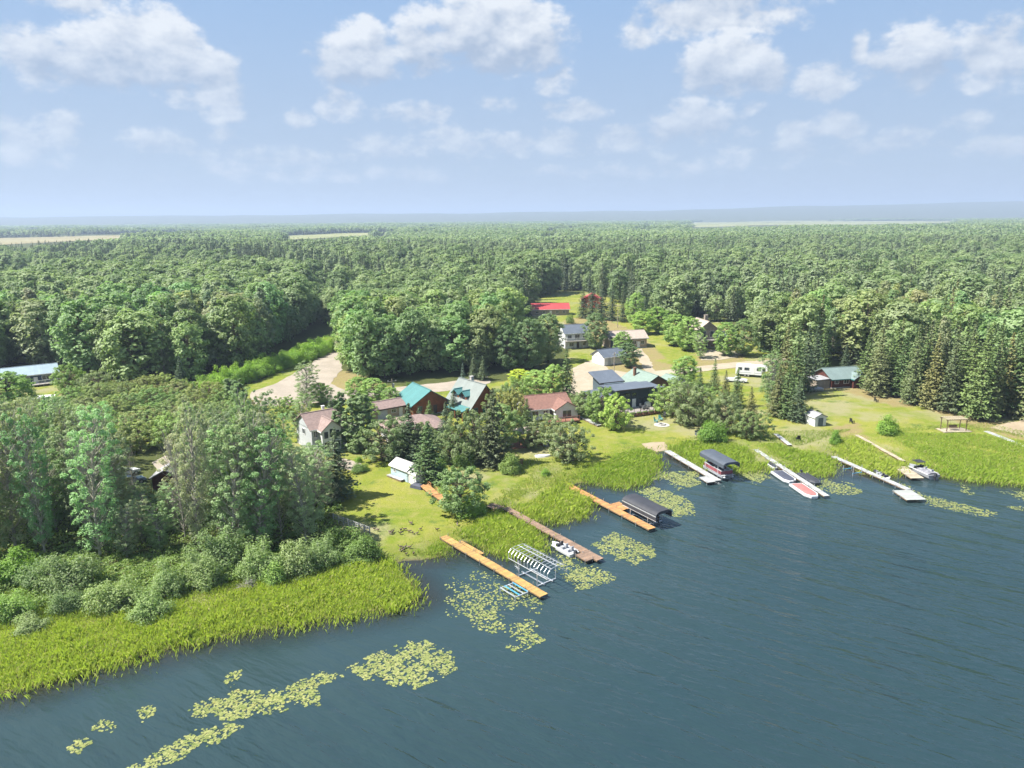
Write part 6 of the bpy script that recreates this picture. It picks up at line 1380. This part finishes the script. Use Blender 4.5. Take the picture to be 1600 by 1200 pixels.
# bare aluminium canopy lift and small blue lift at the yellow dock
c = (wpt(812, 888)+wpt(868, 922))/2; rl = rz1+R(-1)
p = along(A1, rz1, L1*.79, 2.9); t = thing('bare_boat_lift', 'aluminium boat lift with bare canopy ribs beside the long yellow dock', 'boat lift', (p.x, p.y, 0), rz1); lift_frame(t, 6.4, 3.1, 2.2); canopy_frame(t, 7.6, 3.3, 2.6, .55, .75)
part('winch_wheel', ALU, t, *[(lambda b, a=a: b.tube((-1.9, -1.75, 1.3), (-1.9+.5*math.cos(a), -1.75, 1.3+.5*math.sin(a)), .02, n=4)) for a in np.linspace(0, 6.28, 9)[:-1]])
p = along(A1, rz1, L1*.85, -2.0); t = thing('watercraft_lift', 'small empty blue and white lift frame beside the long yellow dock', 'boat lift', (p.x, p.y, 0), rz1)
for x in (-1.45, 1.45):
    for y in (-1.0, 1.0): part('lift_post', ALU, t, lambda b: b.tube((x, y, -1.5), (x, y, .75), .05, n=6))
    part('lift_beam', ALU, t, lambda b: b.box((x, 0, .55), (.12, 2.1, .1)))
for y, m in ((-1.0, ALU), (1.0, BLUEP), (-.3, BLUEP), (.3, ALU)): part('rail', m, t, lambda b: b.box((0, y, .62), (2.9, .1, .1)))
# fishing boat at the brown dock
open_boat('white fishing boat moored at the brown dock', along(A2, rz2, L2*.74, -1.65), rz2+R(182), 4.6, 1.8, .62, HULL_W)
# black canopy lift with speedboat
p = along(A3, rz3, L3*.815, 2.45); t = thing('black_canopy_lift', 'boat lift under a long black canopy with pale stripe at the orange dock', 'boat lift', (p.x, p.y, 0), rz3); lift_frame(t, 7.0, 2.9, 2.0); canopy_frame(t, 7.6, 3.0, 2.25, .42, .95, ribs=7); canopy_cover(t, 7.7, 3.05, 2.28, .42, .8, BLACK, ALU)
b3 = open_boat('dark speedboat hanging under the black canopy', p, rz3, 5.8, 2.1, .8, HULL_D, True, 'speedboat'); b3.location.z = .38
# grey canopy lift with red pontoon
p = along(A4, rz4, L4*.80, 2.4); t = thing('grey_canopy_lift', 'boat lift with slate grey canopy at the white dock', 'boat lift', (p.x, p.y, 0), rz4); lift_frame(t, 7.0, 3.0, 2.9); canopy_frame(t, 7.4, 3.1, 3.3, .34, .6, ribs=6); canopy_cover(t, 7.5, 3.15, 3.32, .34, .62, CANVAS)
pontoon('pontoon boat with red panels under the slate grey canopy', p, rz4, 6.6, 2.4, RED, .38)
# boats along the thin pale dock
covered_boat('white boat with dark blue flat cover at the thin pale dock', along(A5, rz5, L5*.60, -1.95), rz5, 5.4, 2.4, COV_B)
covered_boat('white boat with faded red flat cover at the end of the thin pale dock', along(A5, rz5, L5*.87, -1.95), rz5, 6.0, 2.4, COV_R)
covered_boat('black covered boat on the right side of the thin pale dock', along(A5, rz5, L5*.66, 1.9), rz5, 5.2, 2.0, BLACK, HULL_D)
def jetski(label, loc, rz, z=-.05):
    t = thing('personal_watercraft', label, 'watercraft', (loc.x, loc.y, z), rz); b = MB(); hull(b, 3.0, 1.15, .55); b.build('hull', HULL_W, t)
    part('seat', BLACK, t, lambda q: q.hexa([(-1.2, -.24, .55), (.2, -.24, .55), (.2, .24, .55), (-1.2, .24, .55), (-1.15, -.16, .92), (.15, -.16, .86), (.15, .16, .86), (-1.15, .16, .92)]))
    part('cowl', HULL_D, t, lambda q: q.hexa([(.2, -.36, .6), (1.2, -.2, .66), (1.2, .2, .66), (.2, .36, .6), (.3, -.2, 1.0), (.8, -.12, .82), (.8, .12, .82), (.3, .2, 1.0)])); part('handlebar', BLACK, t, lambda q: q.tube((.25, -.4, 1.08), (.25, .4, 1.08), .035, n=5))
jetski('white and black personal watercraft at the thin pale dock', along(A5, rz5, L5*.38, -1.3), rz5)
open_boat('small white boat tied at the middle of the pale dock with the square platform', along(A6, rz6, L6*.62, 1.1), rz6, 3.2, 1.4, .5, HULL_W, name='rowing_boat')
p = along(A6, rz6, L6*.42, -2.2); t = thing('blue_lift_frame', 'small pale lift frame standing left of the pale dock', 'boat lift', (p.x, p.y, 0), rz6)
for x in (-1.2, 1.2):
    for y in (-.9, .9): part('lift_post', ALU, t, lambda b: b.tube((x, y, -1.5), (x, y, 1.9 if x > 0 else 1.2), .05, n=6))
    part('lift_beam', BLUEP, t, lambda b: b.box((x, 0, .5), (.1, 1.9, .1)))
# grey runabout between its docks
p = wpt(1440, 736); rb = rz7+R(180+8)
t = open_boat('grey runabout with raised windshield between the pale tan docks', p, rb, 6.0, 2.3, .95, HULL_G, True, 'runabout')
part('boat_cover', mat('grey_boat_cover', (.17, .17, .19), .7, .08), t, lambda q: q.loft([[(x, -1.08*s, 1.0), (x, -.6*s, 1.0+.26*s), (x, .6*s, 1.0+.26*s), (x, 1.08*s, 1.0)] for x, s in ((-2.7, .95), (-1.6, 1), (-.6, 1), (.5, .95))]))
part('tower', METAL_D, t, *[(lambda q, s=s: q.tube((.1, s*1.0, 1.0), (.5, s*.75, 2.2), .04, n=6)) for s in (-1, 1)], lambda q: q.tube((.5, -.75, 2.2), (.5, .75, 2.2), .04, n=6), lambda q: q.box((.9, 0, 2.26), (1.6, 1.6, .06)))
# ------------------------------------------------------------------ vehicles, garden things, poles, geese
TYRE = mat('tyre_rubber', (.03, .03, .03), .85, .1); PAINT_W = mat('white_car_paint', (.62, .63, .64), .25, .03, spec=.5); PAINT_B = mat('blue_grey_car_paint', (.15, .2, .26), .25, .05, spec=.5)
def wheels(t, xs, y, r=.36):
    for x in xs:
        for s in (-1, 1):
            w = part('wheel', TYRE, t, lambda b: b.tube((x, s*y, r), (x, s*(y+.22), r), r, n=14)); part('rim', STEEL, w, lambda b: b.tube((x, s*(y+.2), r), (x, s*(y+.235), r), r*.58, n=10))
def car(label, px, py, rz, m, kind='car'):
    t = thing('parked_'+kind, label, kind, G(px, py), rz); L = 4.7 if kind == 'car' else 5.7
    b = MB(); prof = [(-L/2, .45), (-L/2, .95), (-L/2+.2, 1.0), (L/2-1.2, 1.0), (L/2-.15, .86), (L/2, .6), (L/2, .42)]
    b.loft([[(x, y, z) for x, z in prof] for y in (-.88, -.82, .82, .88)]); b.build('body', m, t)
    c0, c1 = ((-1.9, 1.0) if kind == 'car' else (-.7, 1.35))
    part('cabin', m, t, lambda q: q.hexa([(c0, -.8, .99), (c1, -.8, .99), (c1, .8, .99), (c0, .8, .99), (c0+.45, -.66, 1.55), (c1-.75, -.66, 1.55), (c1-.75, .66, 1.55), (c0+.45, .66, 1.55)]))
    part('windscreen', GLASS, t, lambda q: q.hexa([(c1-.08, -.7, 1.04), (c1, -.7, 1.04), (c1, .7, 1.04), (c1-.08, .7, 1.04), (c1-.74, -.6, 1.52), (c1-.66, -.6, 1.52), (c1-.66, .6, 1.52), (c1-.74, .6, 1.52)]))
    for s in (-1, 1): part('side_window', GLASS, t, lambda q: q.hexa([(c0+.3, s*.78, 1.06), (c1-.3, s*.78, 1.06), (c1-.3, s*.81, 1.06), (c0+.3, s*.81, 1.06), (c0+.6, s*.67, 1.48), (c1-.8, s*.67, 1.48), (c1-.8, s*.70, 1.48), (c0+.6, s*.70, 1.48)]))
    for s in (-1, 1): part('headlight', TRIM, t, lambda q: q.box((L/2-.03, s*.62, .72), (.1, .3, .14)))
    wheels(t, (-L/2+.85, L/2-.9), .70); return t
car('white car nearest the red brown shed in the aspen yard', 196, 744, R(60), PAINT_W); car('blue grey car below the white one in the aspen yard', 204, 757, R(50), PAINT_B)
car('white pickup truck beside the white camping trailer', 1150, 597, R(-20), PAINT_W, 'pickup')
# camping trailer
loc = G(1174, 588); t = thing('camping_trailer', 'long white camping trailer parked at the edge of the spruces', 'trailer', loc, R(-24))
part('body', PAINT_W, t, lambda b: b.loft([[(x, y, z) for x, z in ((-4.2, .7), (-4.2, 3.0), (-3.9, 3.25), (3.4, 3.25), (4.3, 2.9), (4.4, 2.0), (2.9, 1.6), (2.7, .7))] for y in (-1.2, 1.2)]))
for x, w in ((-3.0, 1.0), (-1.2, 1.3), (1.9, 1.0), (3.3, .8)):
    o = part('window', TRIM_D, t, lambda b: b.box((x, -1.215, 2.25), (w, .05, .75))); part('pane', GLASS, o, lambda b: b.box((x, -1.235, 2.25), (w-.1, .03, .62)))
part('door', TRIM, t, lambda b: b.box((.5, -1.22, 1.75), (.75, .06, 1.95))); part('stripe', W_GREY, t, lambda b: b.box((-.6, -1.213, 1.25), (6.8, .03, .16))); part('roof_unit', TRIM, t, lambda b: b.box((-.8, 0, 3.38), (1.0, .8, .24)))
wheels(t, (-1.6, -.7), .95, .38); part('jack', METAL_D, t, lambda b: b.box((3.4, 0, .75), (.14, .14, 1.7)))
# gazebo
loc = G(821, 692); t = thing('gazebo', 'small gazebo with tan pyramid roof and red brown deck', 'gazebo', loc, R(20)); o = part('roof', R_TAN, t, lambda b: b.loft([[(-2.3, -2.1, 2.5), (2.3, -2.1, 2.5), (2.3, 2.1, 2.5), (-2.3, 2.1, 2.5)], [(-2.3, -2.1, 2.62), (2.3, -2.1, 2.62), (2.3, 2.1, 2.62), (-2.3, 2.1, 2.62)], [(-.8, -.1, 3.35), (.8, -.1, 3.35), (.8, .1, 3.35), (-.8, .1, 3.35)]]))
for x in (-1.9, 1.9):
    for y in (-1.7, 1.7): part('post', TRIM_D, t, lambda b: b.box((x, y, 1.3), (.16, .16, 2.5)))
part('deck', DECKR, t, lambda b: b.box((-.6, -.3, .1), (6.2, 5.2, .2)))
for x in (-.9, .7):
    s = thing('garden_chair', 'grey cushioned chair on the left under the gazebo' if x < 0 else 'grey cushioned chair on the right under the gazebo', 'chair', loc+Vector((math.cos(R(20))*x, math.sin(R(20))*x, .2)), R(20))
    part('seat', SEAT, s, lambda b: b.box((0, 0, .36), (.8, .8, .3))); part('backrest', SEAT, s, lambda b: b.box((0, .38, .75), (.8, .16, .7)))
    for q in (-.42, .42): part('armrest', TRIM_D, s, lambda b: b.box((q, 0, .5), (.1, .8, .6)))
for px, py, lab in ((843, 692, 'left grey storage bin beside the gazebo'), (853, 697, 'right grey storage bin beside the gazebo')):
    t = thing('storage_bin', lab, 'bin', G(px, py), R(15)); part('body', W_SLATE, t, lambda b: b.box((0, 0, .6), (1.1, .9, 1.2))); part('lid', HULL_G, t, lambda b: b.box((0, 0, 1.24), (1.16, .96, .1)))
# pergola swing
loc = G(1489, 673); t = thing('pergola_swing', 'dark timber pergola swing on a pale plank platform in the right meadow', 'pergola', loc, R(4)); part('platform', D_TAN, t, *[(lambda b, i=i: b.box((-2.7+.3*i, 0, .12), (.28, 3.0, .16))) for i in range(20)])
for x in (-2.1, 2.1):
    for y in (-1.0, 1.0): part('post', BEAM, t, lambda b: b.box((x, y, 1.35), (.14, .14, 2.5)))
for y in (-1.0, 1.0): part('beam', BEAM, t, lambda b: b.box((0, y, 2.66), (4.9, .12, .16)))
for i in range(9): part('rafter', D_TAN, t, lambda b: b.box((-2.0+i*.5, 0, 2.8), (.10, 2.6, .12)))
part('swing_seat', BEAM, t, lambda b: b.box((0, 0, .7), (1.8, .6, .08)), lambda b: b.box((0, .28, 1.0), (1.8, .08, .5)), *[(lambda b, x=x: b.tube((x, 0, .7), (x, 0, 2.6), .02, n=4)) for x in (-.85, .85)])
# chairs round the fire ring on the lawn
def adirondack(label, px, py, rz, m):
    s = thing('lawn_chair', label, 'chair', G(px, py), rz)
    part('seat', m, s, lambda b: b.box((0, 0, .36), (.62, .62, .06), rx=R(8))); part('backrest', m, s, lambda b: b.box((0, .38, .75), (.62, .06, .9), rx=R(-18)))
    for x in (-.36, .36): part('armrest', m, s, lambda b: b.box((x, .02, .58), (.12, .8, .05))); part('leg', m, s, lambda b: b.box((x, -.28, .28), (.07, .1, .56))); part('leg', m, s, lambda b: b.box((x, .3, .28), (.07, .1, .56)))
TEALC = mat('teal_plastic', (.10, .28, .27), .5, .08)
adirondack('left teal lawn chair at the stone fire ring', 1025, 660, R(60), TEALC); adirondack('right teal lawn chair at the stone fire ring', 1032, 657, R(20), TEALC); adirondack('dark lawn chair farther from the stone fire ring', 1037, 652, R(-40), METAL_D)
adirondack('dark lawn chair alone on the right lawn near the thin pale dock', 1247, 688, R(170), METAL_D); adirondack('small dark lawn chair below the garden shed', 1331, 661, R(120), METAL_D); adirondack('small dark lawn chair in the upper right lawn', 1369, 628, R(100), METAL_D)
t = thing('fire_ring', 'round stone fire ring on the lawn before the dark modern house', 'fire pit', G(1034, 664), 0); part('gravel_pad', CONC, t, lambda b: b.tube((0, 0, 0), (0, 0, .06), 1.7, n=18))
for i in range(12): a = i*math.pi/6; part('stone', CONC, t, lambda b: b.box((.7*math.cos(a), .7*math.sin(a), .2), (.3, .36, .3), a))
part('ash', METAL_D, t, lambda b: b.tube((0, 0, .06), (0, 0, .12), .55, n=12))
# deck furniture at the modern house
ml, mr = MODERN
def on_deck(x, y): return ml+Vector((math.cos(mr)*x-math.sin(mr)*y, math.sin(mr)*x+math.cos(mr)*y, .75))
t = thing('patio_table', 'dark patio table on the deck of the dark modern house', 'table', on_deck(1.3, -5.6), mr); part('table_top', METAL_D, t, lambda b: b.box((0, 0, .74), (1.6, .95, .05)))
for x in (-.7, .7):
    for y in (-.4, .4): part('leg', METAL_D, t, lambda b: b.box((x, y, .36), (.06, .06, .72)))
for k, (x, y, lab) in enumerate(((.6, -6.5, 'left front patio chair on the deck of the dark modern house'), (1.9, -6.5, 'right front patio chair on the deck of the dark modern house'), (1.2, -4.6, 'patio chair behind the dark patio table'))):
    s = thing('patio_chair', lab, 'chair', on_deck(x, y), mr+(math.pi if k < 2 else 0)); part('seat', SEAT, s, lambda b: b.box((0, 0, .45), (.5, .5, .06))); part('backrest', SEAT, s, lambda b: b.box((0, .24, .75), (.5, .05, .55)))
    for q in (-.22, .22): part('leg', METAL_D, s, lambda b: b.box((q, -.22, .22), (.05, .05, .44))); part('leg', METAL_D, s, lambda b: b.box((q, .22, .22), (.05, .05, .44)))
t = thing('covered_grill', 'pale covered grill on the deck of the dark modern house', 'grill', on_deck(3.1, -4.5), mr); part('cover', HULL_W, t, lambda b: b.loft([[(-.7, -.35, .1), (.7, -.35, .1), (.7, .35, .1), (-.7, .35, .1)], [(-.65, -.33, .95), (.65, -.33, .95), (.65, .33, .95), (-.65, .33, .95)], [(-.4, -.2, 1.25), (.4, -.2, 1.25), (.4, .2, 1.25), (-.4, .2, 1.25)]])); part('base', METAL_D, t, lambda b: b.box((0, 0, .05), (1.3, .6, .1)))
# bench, covered tub, tarp load, wood pile, tractor-like dark cover, overturned canoe
t = thing('garden_bench', 'grey bench at the left foot of the thicket', 'bench', G(1091, 679), R(30)); part('seat', W_SLATE, t, lambda b: b.box((0, 0, .45), (1.6, .45, .06))); part('backrest', W_SLATE, t, lambda b: b.box((0, .22, .75), (1.6, .05, .4)))
for x in (-.7, .7): part('leg', W_SLATE, t, lambda b: b.box((x, 0, .2), (.08, .42, .44)))
t = thing('covered_boat_on_land', 'low grey tarp covered boat left of the log cabin', 'boat', G(1272, 611), R(-6)); b = MB(); hull(b, 4.6, 1.9, .7); b.build('hull', HULL_G, t); part('tarp', mat('grey_tarp', (.30, .30, .32), .7, .1), t, lambda q: q.loft([[(x, -1.0*s, .62), (x, 0, .75+.5*s), (x, 1.0*s, .62)] for x, s in ((-2.35, .9), (-1, 1), (.6, .95), (1.8, .5), (2.35, .1))]))
t = thing('tarp_covered_load', 'dark tarp covered heap beside the larger orange dock section', 'tarp', G(653, 762), R(-30)); part('tarp', COV_B, t, lambda b: b.loft([[(-1.2, -.7, 0), (1.2, -.7, 0), (1.2, .7, 0), (-1.2, .7, 0)], [(-1.1, -.6, .55), (1.0, -.6, .5), (1.0, .6, .5), (-1.1, .6, .55)], [(-.6, -.3, .8), (.5, -.25, .72), (.5, .25, .72), (-.6, .3, .8)]])); part('skid', BEAM, t, lambda b: b.box((0, 0, .03), (2.5, 1.2, .08)))
t = thing('upturned_rowboat', 'white upturned rowboat on the grass below the gazebo', 'boat', G(848, 713), R(10)); b = MB(); b.loft([[(x, -w, 0), (x, -w*.8, .3*s), (x, 0, .45*s), (x, w*.8, .3*s), (x, w, 0)] for x, w, s in ((-1.5, .5, .8), (-.8, .68, 1), (.3, .66, 1), (1.1, .4, .85), (1.6, .06, .5))]); b.build('hull', HULL_W, t); part('keel', BEAM, t, lambda q: q.box((-.2, 0, .46), (2.2, .06, .06)))
t = thing('wood_pile', 'dark stacked wood pile below the gazebo willow', 'wood pile', G(808, 728), R(25))
for i in range(5):
    for j in range(4-(i//2)): part('log', BEAM if (i+j) % 2 else W_BROWN, t, lambda b: b.tube((-.9, -.5+.28*j+.1*(i % 2), .14+.25*i), (.9, -.5+.28*j+.1*(i % 2), .14+.25*i), .13, n=7))
t = thing('white_canopy_tent', 'white flat canopy in front of the dark blue house', 'canopy', G(70, 634), R(10)); part('roof', TRIM, t, lambda b: b.slab([(-2.2, -1.6, 2.1), (2.2, -1.6, 2.1), (2.2, 1.6, 2.3), (-2.2, 1.6, 2.3)], .08))
for x in (-2, 2):
    for y in (-1.4, 1.4): part('post', TRIM, t, lambda b: b.box((x, y, 1.0), (.09, .09, 2.1)))
# rail fence on the left lawn
a, b_ = G(521, 813), G(578, 836); rz = math.atan2(b_.y-a.y, b_.x-a.x); L = (b_-a).xy.length; t = thing('rail_fence', 'white rail fence between the aspens and the lawn with the geese', 'fence', a, rz); n = 7
for i in range(n+1): part('post', D_WHT, t, lambda b: b.box((L*i/n, 0, .5), (.12, .12, 1.2)))
for i in range(n):
    for z in (.35, .7, .98): part('rail', D_WHT, t, lambda b: b.box((L*(i+.5)/n, .075, z), (L/n-.02, .04, .12)))
# utility poles
def pole(label, px, py, h, rz, transformer=True):
    t = thing('utility_pole', label, 'pole', G(px, py), rz); part('shaft', W_TIMBER, t, lambda b: b.tube((0, 0, -.5), (0, 0, h), .15, .09, n=8)); part('crossarm', W_TIMBER, t, lambda b: b.box((0, 0, h-.6), (2.2, .1, .12)))
    for x in (-.95, .95): part('insulator', TRIM, t, lambda b: b.tube((x, 0, h-.54), (x, 0, h-.3), .05, n=6))
    if transformer: part('transformer', STEEL, t, lambda b: b.tube((.32, 0, h-2.2), (.32, 0, h-1.2), .26, n=10))
_, h = top_h(614, 628, 592); pole('utility pole with transformer behind the long low garage', 614, 628, h, R(20))
_, h = top_h(959, 596, 550); pole('thin dark utility pole in front of the white garage', 959, 596, h, R(60), False)
_, h = top_h(746, 520, 480); pole('pale utility pole left of the white two storey house', 965, 512, 9.0, R(10), False)
# Canada-like geese grazing on the lawn
def goose():
    t = thing('goose', '', 'goose', (0, 0, 0), 0, 'geese grazing on the left lawn'); gb = mat('goose_brown', (.12, .09, .065), .8, .15, 6); bk = mat('goose_black', (.02, .02, .02), .7, .1); wt = mat('goose_white', (.55, .53, .48), .8, .05)
    b = MB(); b.loft([[(x, w*math.cos(a), z+hh*math.sin(a)) for a in np.linspace(0, 6.283, 9)[:-1]] for x, w, z, hh in ((-.42, .03, .44, .02), (-.28, .11, .40, .09), (-.05, .17, .37, .15), (.15, .15, .38, .14), (.27, .07, .44, .09))]); b.build('body', gb, t, True)
    def neck(b):
        pts = [(.22, 0, .44), (.33, 0, .56), (.36, 0, .70), (.42, 0, .76), (.52, 0, .74)]
        for p, q, r, r2 in zip(pts, pts[1:], (.06, .042, .036, .045), (.042, .036, .045, .018)): b.tube(p, q, r, r2, n=6)
    part('neck_and_head', bk, t, neck); part('rump', wt, t, lambda b: b.sphere((-.33, 0, .36), (.12, .08, .05), 6, 4))
    for s in (-1, 1): part('leg', bk, t, lambda b: b.tube((0, s*.07, 0), (0, s*.07, .28), .018, n=5), lambda b: b.box((.05, s*.07, .012), (.14, .07, .024)))
    return t
pos = [(350,940),(385,932),(372,950),(470,920),(510,912),(590,845),(560,935),(600,950),(650,955),(687,908),(870,915),(1092,858),(180,905),(215,920),(465,1105),(490,1122),(520,1105),(565,1112),(460,1138),(495,1142),(610,1182),(530,1186),(355,956),(465,955),(575,842),(985,52),(1315,312)]
g0 = goose()
for i, (cx, cy) in enumerate(pos):
    g = G(560+cx/7.06, 700+cy/7.06); lab = 'dark goose on the mown lawn above the long yellow dock'
    if i == 25: lab = 'lone goose on the grass right of the shed spruce'
    if i == 26: lab = 'lone goose on the upper lawn below the broad dark pine'
    if i == 11: lab = 'goose standing nearest the reeds right of the long yellow dock root'
    o = g0 if i == 0 else copy_tree(g0); o['label'] = lab; o.location = g; o.rotation_euler = (0, 0, random.uniform(0, 6.28)); s = random.uniform(.72, .9); o.scale = (s, s, s)
# ------------------------------------------------------------------ summer haze
def make_haze():
    b = MB(); b.box((0, 4000, 116), (36000, 23000, 246))
    m = bpy.data.materials.new('summer_haze'); m.use_nodes = True; T = NT(m.node_tree); T.n.clear()
    out = T.add('ShaderNodeOutputMaterial'); v = T.add('ShaderNodeVolumePrincipled')
    v.inputs['Color'].default_value = (.50, .62, .82, 1); v.inputs['Density'].default_value = 1.8e-4; v.inputs['Anisotropy'].default_value = .1
    T.l.new(v.outputs[0], out.inputs['Volume'])
    o = b.build('haze', m); tag(o, 'pale blue summer haze lying over the far woods and hills', 'haze', kind='stuff')
make_haze()
